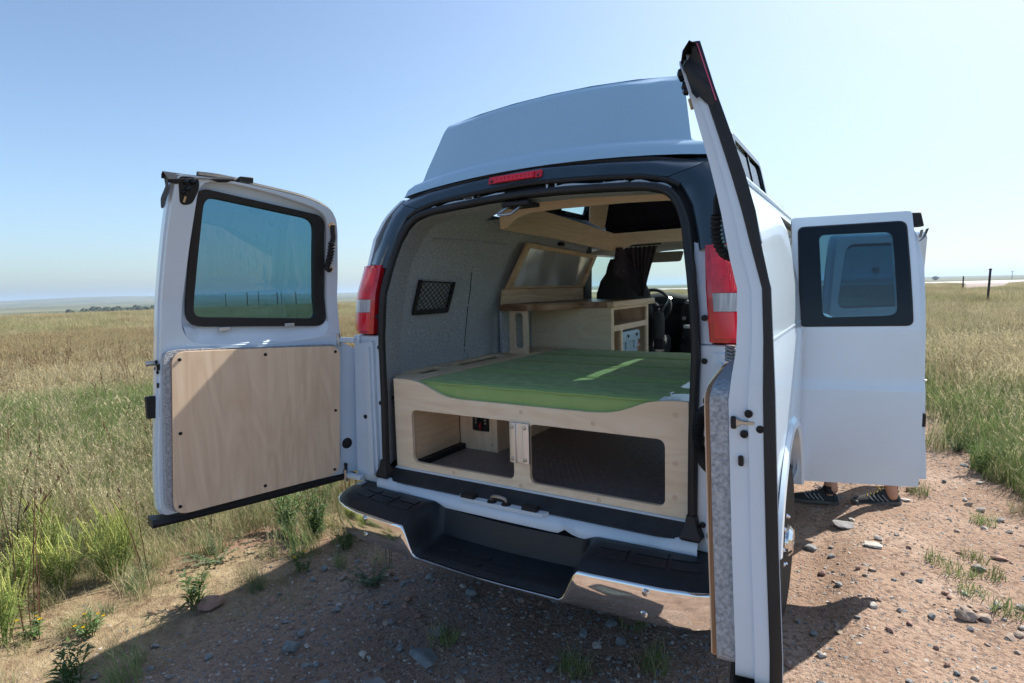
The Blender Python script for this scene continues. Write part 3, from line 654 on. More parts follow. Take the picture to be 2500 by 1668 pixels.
def rear_door(sg, ang, label):
    F = door_map(sg, ang)
    g = G().plate(OUT, [HOL], -.086, -.036, F, DZ)
    dr = add('rear_door', g, M['white'], van, bevel=.006, seg=2); dr['label'] = label
    add('inner_skin', G().plate(INN, [REC], -.036, 0, F, DZ), M['jamb'], dr, bevel=.014, seg=4)
    add('window_gasket', G().plate(RUBO, [RUBI], -.052, -.016, F, DZ), M['rubber'], dr, bevel=.008, seg=3)
    add('window_pane', G().plate(RUBO, [], -.060, -.055, F, DZ), M['tint'], dr)
    # pressed ledge under the window
    g = G(); rows = []
    for s in np.linspace(.03, .66, 26):
        e = smooth((s-.03)/.06)*smooth((.66-s)/.06); zb = lerp(1.299, 1.318, abs(s-.3)/.35)
        rows.append([F(s, zb-.006, .002), F(s, zb+.004, -.004*e), F(s, zb+.018, -.022*e), F(s, zb+.045, -.03*e), F(s, zb+.085, -.034)])
    add('window_ledge', g.loft(rows), M['jamb'], dr, sharp=60)
    FELT = rnd([(.750, 1.298, .05), (.700, 1.306, .03), (.35, 1.285, .05), (.014, 1.268, .03), (.018, .70, .04), (.05, .632, .05), (.40, .630, .05), (.785, .640, .06)], .04, 5)
    add('felt_panel', G().plate(FELT, [], .001, .036, F, [(1, 1.0), (1, .8)]), M['felt2'], dr, bevel=.012, seg=3)
    PLY = rnd([(.726, 1.299, .05), (.35, 1.281, .02), (.006, 1.260, .05), (.034, .628, .06), (.762, .630, .06)], .04, 6)
    ply = add('plywood_panel', G().plate(PLY, [], .037, .049, F, [(1, 1.0), (1, .8)]), M['birchV'], dr, bevel=.0025)
    g = G(); nP = len(PLY)
    for i in range(nP):
        a, b = PLY[i], PLY[(i+1) % nP]; c = (.385, .96)
        o_ = [(p[0]+.0006*np.sign(p[0]-c[0]), p[1]+.0006*np.sign(p[1]-c[1])) for p in (a, b)]
        g.put([F(o_[0][0], o_[0][1], .0385), F(o_[1][0], o_[1][1], .0385), F(o_[1][0], o_[1][1], .0465), F(o_[0][0], o_[0][1], .0465)], [(0, 1, 2, 3)])
    add('panel_edge', g, M['plyedge'], dr, sharp=None)
    nrm = (Vector(F(.3, 1.0, 1))-Vector(F(.3, 1.0, 0)))
    for s, z in ((.700, 1.266), (.363, 1.253), (.032, 1.234), (.716, .966), (.043, .947), (.736, .664), (.395, .661), (.061, .655)):
        add('panel_screw', G().rev([(.0072, 0), (.0068, .003), (.004, .0045), (.003, .002)], F(s, z, .049), nrm, 12), M['black'], dr)
    add('hole_plug', G().rev([(.028, 0), (.027, .003), (.023, .004)], F(-.036, .758, .0), nrm, 22), M['black'], dr)
    add('drain_plug', G().rev([(.017, 0), (.015, .002)], F(.462, 1.336, -.030), nrm, 16), M['jamb'], dr)
    for s in (.505, .224):
        g = G().boxm(s-.022, s+.022, -.006, .010, -.022, -.006, lambda a, b, c: F(a, b+1.372, c)); add('window_clip', g, M['alu'], dr, bevel=.002)
    # bottom weather seal and top cover
    g = G(); rows = []
    for s in list(np.linspace(-.075, .80, 24))+[.815, .83]:
        zt = lerp(.603, .622, (s+.07)/.87)-.004+.006*math.sin(s*7); zb = lerp(.575, .588, (s+.07)/.87)-.004*math.sin(s*3.6); dz = .012*smooth((s-.78)/.05)
        rows.append([F(s, zt+dz*.5, -.07), F(s, zt+dz*.5, .004), F(s, (zt+zb)/2, .012), F(s, zb, .006), F(s, zb-dz*.3, -.07)])
    add('bottom_seal', g.loft(rows, closed=True, cap=True), M['rubber'], dr)
    add('corner_boot', G().plate(rnd([(-.02, .60), (.10, .594), (.02, .585), (-.015, .59), (-.025, .66), (-.012, .66)], .006), [], -.02, .02, F), M['rubber'], dr, bevel=.003)
    top = [(.60, 1.990), (.54, 1.990), (.475, 1.985), (.324, 1.968), (.166, 1.946), (.068, 1.914), (.022, 1.872), (.004, 1.80)]
    add('top_seal', G().tube(spline([F(s, z, -.05) for s, z in top], 5), [.016]*12+[.011]*(5*7+1-12), 8), M['rubber'], dr)
    add('rain_rail', G().tube(spline([F(s, z+.008, -.075) for s, z in top[1:]], 5), .007, 6), M['alu'], dr)
    add('seal_clip', G().boxm(.40, .455, -.006, .02, -.04, -.008, lambda a, b, c: F(a, b+1.978+.03*(.43-a), c)), M['rubber'], dr, bevel=.004)
    # draped cover over the free corner
    rows = []
    for k, s in enumerate(np.linspace(.48, .716, 9)):
        t = k/8; zt = lerp(1.992, 2.012, t); zb = lerp(1.978, 1.968, t)-.01*math.sin(t*9)
        zt = lerp(1.992, 1.998, t); ci = .016*t*(sg > 0); rows.append([F(s, zb-.02*t, .006-ci+.003*math.sin(t*20)), F(s, zt-.012-.03*t, .009-ci), F(s, zt-.006-.03*t, .0-ci+.004*math.sin(t*13)), F(s, zt-.02*t, -.03), F(s, zt-.002, -.07), F(s, zt-.01, -.088), F(s, zb+.01, -.090)])
    add('corner_cover', G().loft(rows), M['rubber'], dr)
    def rim(z): return interp(z, [.62, .76, 1.23, 1.61, 1.83, 1.99], [.80, .80, .765, .735, .714, .69])
    rows = []
    for k in range(9):
        z = lerp(1.99, 1.885, k/8); j = .006*math.sin(k*1.7)
        rows.append([F(rim(min(z, 1.99))+.010+.005*math.sin(k+w_*60), min(z, 1.945-w_*.5)-(.0 if k < 8 else c_), w_+j*.15) for w_, c_ in ((-.014, -.008), (-.018, -.004), (-.026, .004), (-.04, .0), (-.055, .012), (-.070, .022), (-.082, .024), (-.089, .016))])
    add('corner_flap', G().loft(rows), M['rubber'], dr)
    if sg > 0: add('flap_piping', G().tube([F(.708, 1.99, -.091), F(.716, 1.94, -.092), F(.724, 1.87, -.092)], .0011, 6), M['pink'], dr)
    # seal along the free edge
    rows = []
    for z in [] if sg < 0 else [2.0, 1.95, 1.9, 1.85, 1.8, 1.72, 1.65, 1.58, 1.5, 1.4, 1.3, 1.2, 1.1, 1.0, .9, .8, .72, .64, .61]:
        s = rim(z); rows.append([F(s+a, z, b) for a, b in ((-.004, -.063), (.002, -.0625), (.0045, -.067), (.005, -.073), (.0045, -.080-.013*smooth((z-1.5)/.2)), (.002, -.0845-.014*smooth((z-1.5)/.2)), (-.004, -.084-.014*smooth((z-1.5)/.2)))])
    if sg > 0: add('edge_seal', G().loft(rows, closed=True, cap=True), M['rubber'], dr)
    dd = Vector(F(1, 1.0, 0))-Vector(F(0, 1.0, 0))
    # latch parts on the free edge
    lt = add('edge_latch', G().boxm(-.010, .004, -.012, .012, -.014, -.004, lambda a, b, c: F(.7655+a, 1.238+b, c)), M['black'], dr, bevel=.003)
    add('latch_slot', G().loft([[F(.7640, 1.239+h, w_), F(.7672, 1.239+h*.7, w_), F(.7672, 1.239-h*.7, w_), F(.7640, 1.239-h, w_)] for w_, h in ((-.014, .010), (-.019, .006), (-.028, .0035), (-.042, .0035), (-.047, .002))]), M['steel'], lt)
    for w_, z in ((-.037, 1.257), (-.057, 1.228), (-.028, 1.216)):
        add('latch_bolt', G().rev([(.008, -.004), (.0075, .002), (.005, .003), (.004, .001)], F(.7645, z, w_), dd, 16), M['black'], dr)
    add('edge_slot', G().plate(rrect(-.026, -.016, 1.153, 1.173, .0045), [], -.01, .0015, lambda a, b, c: F(.769+c, b, a)), M['black'], dr, bevel=.001)
    if sg < 0: add('latch_pin', G().tube([F(.755, 1.252, -.045), F(.80, 1.252, -.045)], .010, 10), M['steel'], dr)
    if sg < 0: add('plate_bracket', G().boxm(-.012, .022, -.045, .045, -.018, .018, lambda a, b, c: F(.785+a, 1.072+b, c-.06)), M['black'], dr, bevel=.004)
    # upper latch pocket
    PK = rnd([(.680, 1.972, .02), (.610, 1.974, .02), (.606, 1.935, .02), (.632, 1.872, .02), (.674, 1.868, .02)], .02, 5)
    pk = add('upper_latch', G().plate(PK, [], -.001, .0022, F, [(1, 1.9), (1, 1.95)]), M['black'], dr)
    for s, z, r_ in ((.630, 1.958, .013), (.655, 1.955, .012), (.648, 1.930, .011), (.662, 1.915, .009)):
        add('latch_part', G().rev([(r_, 0), (r_*.8, .008), (r_*.3, .011)], F(s, z, .002), nrm, 12), M['blackgloss'], pk)
    add('latch_lever', G().tube([F(.655, 1.90, .006), F(.662, 1.878, .008)], .004, 6), M['brass'], pk)
    # check strap
    S_ = [(.043, 1.826, .012), (.048, 1.80, .024), (.046, 1.77, .03), (.052, 1.74, .034)] if sg < 0 else [(.25, 1.762, .016), (.25, 1.74, .034), (.25, 1.715, .040), (.25, 1.695, .044)]
    S2_ = [(.052, 1.75, .034), (.054, 1.71, .036), (.056, 1.67, .030), (.056, 1.64, .016), (.040, 1.628, .008)] if sg < 0 else [(.25, 1.70, .044), (.25, 1.665, .052), (.24, 1.63, .054), (.22, 1.598, .044), (.18, 1.588, .020)]
    st = add('check_strap', G().tube(spline([F(*p) for p in S_], 6), .012, 8, flat=.6), M['black'], dr)
    for s, z in (((.046, 1.826), (.036, 1.632)) if sg < 0 else ((.25, 1.766), (.17, 1.590))):
        add('washer', G().rev([(.016, 0), (.015, .004)], F(s, z, .002), nrm, 16), M['brass'], st)
        add('washer_bolt', G().rev([(.007, .004), (.005, .010)], F(s, z, .002), nrm, 8), M['steel'], st)
    pth = spline([F(*p) for p in S2_], 9)
    add('strap_sleeve', G().tube(pth, [.0165 if k % 3 != 1 else .0115 for k in range(len(pth))], 10), M['black'], st)
    return F
FL = rear_door(-1, 14.3, 'left rear door with a birch plywood panel and tinted window')
FR = rear_door(1, 7.6, 'right rear door seen along its free edge')
# corrugated cable conduit and upper hinge hardware beside the right door
P_ = spline([(.885, -.20, 1.128), (.848, -.15, 1.120), (.808, -.12, 1.100), (.790, -.11, 1.06), (.787, -.11, 1.015), (.797, -.12, .972), (.820, -.15, .945), (.86, -.19, .93)], 12)
add('cable_conduit', G().tube(P_, [.021 if k % 2 else .0165 for k in range(len(P_))], 12), M['black'], van)
for k in range(5):
    add('hinge_spring', G().rev([(.016, 0), (.018, .004), (.016, .008)], (.875, -.055, 1.262+k*.011), (.1, 0, 1), 12), M['steel'], van)
add('hinge_cover', G().loft([[(x*s+.875, -.14+y*s, z) for x, y in ((-.03, -.02), (.03, -.02), (.03, .03), (-.03, .03))] for z, s in ((1.17, 1), (1.20, 1.1), (1.222, 1.0), (1.235, .5))], closed=True, cap=True), M['jamb'], van, bevel=.006)

# ------------------------------------------------------------------ side doors
def side_door(name_label, P0, ang, wdt, outl, hole, ext):
    a = R(ang); P0 = Vector(P0); d = Vector((math.cos(a), math.sin(a), 0)); no = Vector((math.sin(a), -math.cos(a), 0))*ext
    def ln(z): return interp(z, [0, .43, .53, .54, .93, .94, .99, 1.0, 1.25, 1.4, 1.6, 1.85, 2.0], [-.016, -.012, -.002, 0, 0, -.001, -.010, -.011, -.006, -.02, -.05, -.10, -.14])
    def F(s, z, w_):
        p = P0+d*s+no*(w_+ln(z)); return (p.x, p.y, z)
    cz = [(1, z) for z in (.53, .54, .93, .94, .99, 1.0, 1.25, 1.3, 1.35, 1.4, 1.5, 1.6, 1.7, 1.8)]
    dr = add('side_door', G().plate(outl, [hole], -.025, 0, F, cz), M['white'], van, bevel=.008, seg=3); dr['label'] = name_label
    return F, dr, cz
S_OUT = rnd([(-.02, 1.852, .015), (.542, 1.857, .02), (.562, 1.537, .1), (.576, 1.25, .1), (.590, 1.0, .06), (.588, .75, .06), (.587, .432, .015), (-.005, .427, .015), (.016, .9, .05), (-.02, 1.30, .08)], .02, 4)
S_BO = rnd([(.014, 1.796, .03), (.511, 1.802, .035), (.530, 1.277, .03), (.017, 1.275, .03)], .03, 6)
S_CL = rnd([(.110, 1.754, .035), (.450, 1.754, .035), (.466, 1.325, .045), (.122, 1.318, .04)], .03, 6)
F4, d4, cz = side_door('open rear half of the side door seen from behind', (.94, 1.40, 0), 15, .59, S_OUT, S_CL, 1)
add('window_frit', G().plate(S_BO, [S_CL], .001, .006, F4, cz), M['blackgloss'], d4, bevel=.001)
add('window_pane', G().plate(S_CL, [], .001, .004, F4, cz), M['tint2'], d4)
add('window_gasket', G().plate(rnd([(.008, 1.802, .034), (.517, 1.808, .04), (.537, 1.271, .034), (.010, 1.269, .034)], .03, 6), [S_BO], .0005, .003, F4, cz), M['rubber'], d4)
add('inner_skin', G().plate(rnd([(.02, 1.84), (.53, 1.845), (.575, 1.25), (.575, .45), (.02, .45)], .03), [rnd([(.09, 1.775), (.47, 1.775), (.49, 1.30), (.10, 1.295)], .05)], -.085, -.026, F4, cz), M['jamb'], d4, bevel=.008)
add('edge_flange', G().plate([(.54, 1.80), (.575, 1.74), (.603, 1.58), (.606, 1.31), (.613, .975), (.620, .69), (.637, .462), (.58, .462), (.58, 1.25)], [], -.075, -.045, F4, cz), M['white'], d4, bevel=.006)
for z0, z1 in ((1.155, 1.228), (.64, .712)):
    h = add('door_hinge', G().boxm(-.012, .020, z0, z1, -.002, .010, lambda a, b, c: F4(a, b, c)), M['white'], d4, bevel=.004)
    add('hinge_pin', G().tube([F4(-.010, z0+.008, .008), F4(-.010, z1-.008, .008)], .007, 8), M['white'], h)
tl = add('edge_latch', G().boxm(.550, .595, 1.775, 1.848, -.07, -.01, lambda a, b, c: F4(a-(b-1.8)*.15, b, c)), M['black'], d4, bevel=.006)
add('edge_cap', G().loft([[F4(s, z, w_) for w_ in (-.07, -.03)] for s, z in ((.585, 1.70), (.607, 1.72), (.625, 1.765), (.60, 1.76), (.59, 1.72))]), M['rubber'], d4)
add('edge_striker', G().boxm(.600, .618, .745, .815, -.07, -.035, lambda a, b, c: F4(a, b, c)), M['black'], d4, bevel=.003)
add('latch_pin', G().tube([F4(.59, .984, -.05), F4(.622, .984, -.05)], .006, 8), M['steel'], d4)
add('lower_latch', G().boxm(.575, .60, .436, .455, -.05, -.02, lambda a, b, c: F4(a, b, c)), M['black'], d4, bevel=.003)
# front half of the side door, opened forward, seen through the glass
S2 = rnd([(0, 1.852), (.69, 1.857), (.73, 1.25), (.73, .43), (0, .427), (0, 1.3)], .03)
S2W = rnd([(.12, 1.76), (.60, 1.765), (.62, 1.32), (.10, 1.31)], .06)
F6, d6, cz6 = side_door('front half of the side door standing open', (.955, 3.15, 0), 27, .66, S2, S2W, -1)
add('window_pane', G().plate(S2W, [], -.012, -.008, F6, cz6), M['tint2'], d6)
add('inner_skin', G().plate(rnd([(.03, 1.83), (.67, 1.835), (.71, 1.25), (.71, .45), (.03, .45)], .03), [rnd([(.10, 1.78), (.62, 1.785), (.64, 1.30), (.08, 1.29)], .07)], -.08, -.026, F6, cz6), M['jamb'], d6, bevel=.012)
add('window_gasket', G().plate(rnd([(.10, 1.78), (.62, 1.785), (.64, 1.30), (.08, 1.29)], .07), [S2W], -.04, -.026, F6, cz6), M['rubber'], d6)
# side opening seal
pth = [(hw(.45)-.03, 1.392, .45), (hw(.9)-.03, 1.392, .9), (hw(1.3)-.03, 1.392, 1.3), (hw(1.6)-.03, 1.392, 1.6), (hw(1.8)-.03, 1.394, 1.80), (hw(1.85)-.03, 1.43, 1.852), (hw(1.855)-.03, 2.2, 1.856), (hw(1.85)-.03, 3.13, 1.85), (hw(1.5)-.03, 3.152, 1.5), (hw(.45)-.03, 3.152, .45)]
add('side_opening_seal', G().tube(spline(pth, 5), .016, 8), M['rubber'], van)
add('drip_rail', G().tube([(.792, .30, 1.952), (.79, 1.4, 1.955), (.785, 2.87, 1.95), (.74, 3.3, 1.93)], .011, 6), M['white'], van)

# ------------------------------------------------------------------ lining of the load space
LIN0 = [(x, yr(z)+.010, z) for x, z in [(.735, .66), (.735, .85), (.733, 1.06), (.736, 1.30), (.722, 1.5), (.696, 1.65), (.672, 1.74), (.64, 1.805), (.60, 1.845), (.52, 1.868), (.36, 1.880), (.18, 1.890), (0, 1.894)]]
LIN1 = [(.80, .20, .66), (.80, .205, .85), (.80, .21, 1.06), (.808, .235, 1.30), (.795, .275, 1.52), (.775, .31, 1.66), (.745, .35, 1.76), (.71, .38, 1.825), (.66, .38, 1.862), (.55, .36, 1.878), (.36, .345, 1.888), (.18, .34, 1.897), (0, .34, 1.90)]
def mid_(a, b, t, k): return tuple(lerp(p, q, t)+e for p, q, e in zip(a, b, k))
LINm = [mid_(a, b, .5, (.008 if i < 8 else 0, -.0, 0)) for i, (a, b) in enumerate(zip(LIN0, LIN1))]
LIN2 = [(.86, .30, .66), (.86, .30, .85), (.852, .30, 1.06), (.845, .32, 1.30), (.815, .36, 1.52), (.79, .40, 1.66), (.76, .44, 1.77), (.72, .47, 1.85), (.66, .48, 1.915), (.55, .46, 1.96), (.36, .44, 1.995), (.18, .44, 2.01), (0, .44, 2.015)]
LIN3 = [(x, .84, z) for x, y, z in LIN2]
def full_row(h): return [(-x, y, z) for x, y, z in h]+[(x, y, z) for x, y, z in reversed(h[:-1])]
add('pillar_lining', G().loft([full_row(LIN0), full_row(LINm), full_row(LIN1)]), M['felt2'], van, sharp=50)
add('rear_lining', G().loft([full_row(LIN1), full_row(LIN2), full_row(LIN3)]), M['felt'], van, sharp=40)
for sg in (1, -1):
    ys = (.84, 1.3) if sg > 0 else (.84, 1.3, 1.9, 2.45)
    rows = [[(sg*x, y, z) for x, _, z in LIN2[:9]]+[(sg*.575, y, 1.915)] for y in ys]
    add('wall_lining', G().loft(rows), M['felt'], van)
for sg in (1,):
    add('header_lining', G().loft([[(sg*.72, y, 1.86), (sg*.66, y, 1.905), (sg*.575, y, 1.915)] for y in (1.3, 2.5)]), M['felt'], van)
    add('pillar_lining', G().box(.70, .79, 1.28, 1.33, .655, 1.86), M['felt'], van)
# seam, puckers and paired screws on the left felt wall
def wallx(z): return -interp(z, [p[2] for p in LIN2[:9]], [p[0] for p in LIN2[:9]])+.0015
add('felt_seam', G().tube([(wallx(z)+.0005, y, z) for y, z in ((.87, 1.62), (.875, 1.5), (.865, 1.4), (.86, 1.3), (.845, 1.2), (.84, 1.12))], .0022, 6), M['black'], van)
for y, z in ((.94, 1.80), (.905, 1.64), (.875, 1.42), (.85, 1.16)):
    for dy in (-.012, .012):
        add('wall_screw', G().rev([(.006, 0), (.004, .003)], (wallx(z), y+dy, z), (1, 0, .1), 8), M['alu'], van)
for dy in (-.02, .03):
    add('felt_pucker', G().tube([(wallx(1.14), .85+dy, 1.09), (wallx(1.15)+.004, .85+dy*.6, 1.14)], [.006, .001], 6), M['felt'], van)
add('roof_fold', G().tube([(-.745, .45, 1.79), (-.742, .84, 1.80), (-.742, 1.2, 1.795)], .008, 6), M['felt'], van)

# plywood ring lining the roof hole
ring_ = thing('roof_trim_ring', 'birch plywood ring of boards framing the roof opening inside the van', 'trim', (0, 1.7, 1.80))
def bottom(x): # arched rear board
    return [(-.575, 2.0), (.575, 2.0), (.575, 1.872), (.50, 1.90), (.42, 1.925), (.2, 1.936), (-.2, 1.942), (-.38, 1.936), (-.47, 1.915), (-.51, 1.885), (-.545, 1.862), (-.575, 1.858)]
add('rear_board', G().plate(rnd(bottom(0), .03, 4), [], 0, .018, XZ(.86)), M['birchH'], ring_, bevel=.002)
for sg in (-1, 1):
    pl = rnd([(.881, 1.858, .02), (1.5, 1.842, .02), (2.42, 1.800, .05), (2.50, 1.80), (2.50, 1.945)]+([(1.36, 2.01, .1), (.95, 2.02, .1), (.881, 1.99)] if sg < 0 else [(1.36, 1.955, .1), (.95, 1.96, .1), (.881, 1.96)]), .01, 5)
    o = add('side_board', G().plate(pl, [], 0, .018, (lambda s_: (lambda u, v, w_: (s_*(.575-.035*max(0, (u-.88)/1.6)-w_), u, v)))(sg)), M['birchY'], ring_, bevel=.002)
add('front_board', G().plate(rnd([(-.535, 1.795, .01), (-.44, 1.80, .1), (-.36, 1.845, .06), (.36, 1.845, .06), (.44, 1.80, .1), (.535, 1.795, .01), (.535, 1.94), (-.535, 1.94)], .02, 6), [], 0, .018, XZ(2.48)), M['birchH'], ring_, bevel=.002)
add('high_top_panel', G().plate([(2.08, 2.20), (2.46, 2.22), (2.34, 1.965), (2.06, 2.0)], [], 0, .012, lambda u, v, w_: (-.545+w_, u, v)), M['birchY'], van, bevel=.002)

# ------------------------------------------------------------------ bed platform
bed = thing('bed_platform', 'birch plywood bed base with two storage openings across the back of the van', 'bed base', (0, .9, .655))
top = [(-.711, .655), (.711, .655), (.711, 1.092), (.63, 1.090, .06), (.555, 1.078, .05), (.49, 1.049, .05), (.425, 1.027, .06), (.34, 1.019, .06), (-.30, 1.019, .06), (-.385, 1.024, .05), (-.444, 1.042, .05), (-.525, 1.077, .05), (-.60, 1.092, .05), (-.711, 1.092)]
add('front_panel', G().plate(rnd(top, .002, 6), [rrect(-.604, -.031, .690, .947, .032, 6), rrect(.048, .626, .688, .944, .032, 6)], 0, .018, XZ(.066)), M['birchH'], bed, bevel=.0018)
al = add('aluminium_bracket', G().plate([(-.042, .066), (-.042, .052), (-.030, .048), (-.012, .048), (-.008, .056), (.022, .056), (.026, .048), (.044, .048), (.054, .052), (.054, .066)], [], .772, .946, lambda u, v, w_: (u, v, w_)), M['alu'], bed, bevel=.0015)
for x in (-.026, .036):
    for z in (.79, .928):
        add('bracket_screw', G().rev([(.009, 0), (.008, .003), (.004, .004)], (x, .048, z), (0, -1, 0), 12), M['steel'], bed)
for x, z in ((-.36, .672), (.0, .668), (.36, .668), (.662, .73), (.664, .86), (.664, 1.04), (.34, .975), (.01, .99)):
    add('wood_plug', G().rev([(.010, 0), (.009, .0015)], (x, .066, z), (0, -1, 0), 14), M['birchV'], bed)
# ledge with pockets on the left, cushion deck
add('ledge_top', G().plate([(-.85, .21), (-.715, .086), (-.585, .086), (-.60, 1.60), (-.85, 1.60)], [rrect(-.80, -.69, .26, .50, .01, 3), rrect(-.80, -.69, .60, 1.10, .01, 3), rrect(-.80, -.66, 1.24, 1.50, .01, 3)], 0, .018, XY(1.072)), M['birchY'], bed, bevel=.0015)
add('pocket_lining', G().box(-.84, -.61, .10, 1.58, .98, .99), M['black'], bed)
add('pocket_side', G().box(-.845, -.835, .12, 1.58, .98, 1.071), M['birchY'], bed)
add('bed_deck', G().box(-.59, .80, .086, 1.60, .985, 1.003), M['birchY'], bed)
add('right_ledge', G().plate([(.715, .086), (.85, .21), (.85, 1.28), (.60, 1.28), (.60, .086)], [], 0, .018, XY(1.072)), M['jamb'], bed, bevel=.0015)
add('left_locker_wall', G().box(-.628, -.614, .10, .455, .667, .98), M['birchY'], bed, bevel=.001)
add('locker_foot', G().box(-.613, -.575, .10, .455, .656, .690), M['black'], bed, bevel=.002)
bxp = add('electrics_box', G().plate(rrect(-.612, -.372, .657, .984, .002, 1), [rrect(-.53, -.42, .765, .895, .012)], 0, .012, XZ(.458)), M['birchV'], bed, bevel=.001)
add('electrics_box_side', G().box(-.384, -.372, .471, 1.35, .657, .984), M['birchV'], bed, bevel=.001)
fb = add('fuse_block', G().plate(rrect(-.528, -.422, .767, .893, .01), [], 0, .03, XZ(.462)), M['black'], bed, bevel=.003)
for k in range(5):
    for sx in (-1, 1):
        add('fuse', G().box(-.475+sx*.030-.006, -.475+sx*.030+.006, .455, .463,   .805+k*.016, .814+k*.016), M['steel'], fb)
add('fuse_cover', G().plate(rrect(-.500, -.450, .795, .885, .006), [], -.004, .002, XZ(.462)), M['blackgloss'], fb)
add('red_wire', G().tube(spline([(-.478, .458, .81), (-.476, .452, .795), (-.48, .46, .775)], 4), .004, 6), M['red'], fb)
add('cable_plug', G().rev([(.007, 0), (.005, .004)], (-.405, .458, .70), (0, -1, 0), 10), M['alu'], bed)
add('wheel_box', G().box(-.36, -.02, 1.2, 1.22, .657, .984), M['birchH'], bed)
add('long_bearer', G().box(.02, .038, .5, 1.58, .90, .984), M['birchY'], bed)
# checker-plate floor mat
g = G(); k = 0
for iy in range(48):
    for ix in range(46):
        x = -.57+ix*.029+(.0145 if iy % 2 else 0); y = .10+iy*.024
        if -.62 < x < -.36 and y > .45: continue
        s = 1 if (ix+iy) % 2 else -1; a = R(45)*s; c, sn = math.cos(a), math.sin(a)
        L_, W2 = .0095, .0028
        pts = [(L_, 0), (0, W2), (-L_, 0), (0, -W2)]
        v = [(x+p*c-q*sn, y+p*sn+q*c, .6625) for p, q in pts]+[(x, y, .6645)]
        g.put(v, [(0, 1, 4), (1, 2, 4), (2, 3, 4), (3, 0, 4)])
mt = thing('floor_mat', 'dark grey checker-plate rubber mat in the storage space under the bed', 'mat', (0, .7, .656))
M['mat'] = mat('checker_mat', (.22, .21, .21), .42, var=.2, vscale=30)
add('mat_sheet', G().box(-.612, .85, .09, 1.3, .6565, .6622), M['mat'], mt)
o = add('mat_studs', g, M['mat'], mt, sharp=None); o['kind'] = 'stuff'

# cushions
def cushion(x0, x1, y0, y1, z0, z1, lab, curve):
    nx, ny = 26, 9; rows = []
    r = .022
    prof = [(0, -1), (0, -.35), (.15, -.08), (.45, 0)]
    xs = [x0, x0+.004, x0+.016, x0+.04]+list(np.linspace(x0+.1, x1-.1, nx))+[x1-.04, x1-.016, x1-.004, x1]
    rows = []
    for i, x in enumerate(xs):
        ex = min(x-x0, x1-x); dx = -r*(1-min(1, ex/.03))**2
        cr = []
        for t, y in ((0, z0), (0, z0+.3*(z1-z0)), (0, z1-.028), (.006, z1-.010), (.022, z1-.001)):
            cr.append((x, y0+t+.002*math.sin(x*21+y*9), y+dx*(.0 if y == z0 else 1)))
        for k in range(1, 8):
            yy = lerp(y0+.022, y1-.022, k/8); pu = .003*math.sin(math.pi*k/8)+.0016*math.sin(x*17+yy*31)+.001*math.sin(x*41-yy*23)
            cr.append((x, yy, z1+pu+dx))
        for t, y in ((.022, z1-.001), (.006, z1-.010), (0, z1-.028), (0, z0)):
            cr.append((x, y1-t, y+dx*(.0 if y == z0 else 1)))
        rows.append(cr)
    g = G().loft(rows, cap=True)
    o = add('mattress_cushion', g, M['green'], None, sharp=60)
    for yy in (y0+.004, y1-.004):
        add('piping', G().tube([(x, yy, z1-.007+.0012*math.sin(x*23+yy*5)) for x in np.linspace(x0+.01, x1-.01, 40)], .0042, 6), M['green'], o)
    return tag(o, lab, 'cushion', 'green mattress cushions on the bed base')
cushion(-.585, .80, .088, .478, 1.003, 1.088, 'green cushion nearest the open back, its thick front edge over the plywood curve', 1)
cushion(-.580, .80, .482, .890, 1.003, 1.090, 'green cushion second from the open back of the van', 0)
cushion(-.575, .80, .894, 1.240, 1.003, 1.090, 'green cushion third from the open back, beside the slotted leg', 0)
cushion(-.560, .80, 1.244, 1.590, 1.003, 1.090, 'green cushion at the far end, against the kitchen cabinet', 0)
# piping line along the front cushion
# ------------------------------------------------------------------ kitchen unit
kit = thing('kitchen_unit', 'birch kitchen cabinet with walnut worktop standing beyond the bed', 'cabinet', (-.5, 1.9, .66))
add('rear_panel', G().box(-.81, -.196, 1.615, 1.633, .70, 1.371), M['birchH'], kit, bevel=.0012)
SD = [(1.634, .70), (2.39, .70), (2.39, 1.371), (1.634, 1.371)]
add('aisle_face', G().plate(SD, [rrect(1.665, 2.35, 1.245, 1.352, .004, 1), rrect(1.83, 2.35, .80, 1.205, .004, 1), rrect(1.665, 1.795, .80, 1.205, .004, 1)], 0, .018, lambda u, v, w_: (-.196-w_, u, v)), M['birchH'], kit, bevel=.0012)
add('shelf_floor', G().box(-.60, -.216, 1.64, 2.38, 1.228, 1.244), M['birchY'], kit)
add('shelf_back', G().box(-.615, -.601, 1.64, 2.38, .80, 1.37), M['birchY'], kit)
add('divider', G().box(-.60, -.216, 1.80, 1.816, .80, 1.226), M['birchV'], kit)
add('end_panel', G().box(-.81, -.216, 2.372, 2.388, .70, 1.37), M['birchV'], kit)
add('cooler_shelf', G().box(-.60, -.216, 1.64, 2.37, .90, .916), M['birchY'], kit)
wt = rnd([(-.80, 2.44), (-.80, 1.17), (-.56, 1.165, .05), (-.50, 1.25, .08), (-.44, 1.50, .12), (-.36, 1.575, .08), (-.165, 1.58, .03), (-.165, 2.44)], .01, 6)
add('worktop', G().plate(wt, [], 0, .042, XY(1.370)), M['walnut'], kit, bevel=.003)
g = G().box(-.21, -.163, 1.578, 2.45, 1.3695, 1.4125); add('worktop_end', g, M['maple'], kit, bevel=.003)
add('splashback', G().plate([(1.17, 1.413), (2.44, 1.413), (2.44, 1.51), (1.19, 1.51)], [], 0, .02, lambda u, v, w_: (-.79+w_, u, v)), M['maple'], kit, bevel=.002)
add('slotted_leg', G().plate(rrect(-.742, -.604, 1.090, 1.372, .003, 1), [rrect(-.702, -.640, 1.124, 1.356, .028, 6)], 0, .018, XZ(1.20)), M['birchV'], kit, bevel=.0012)
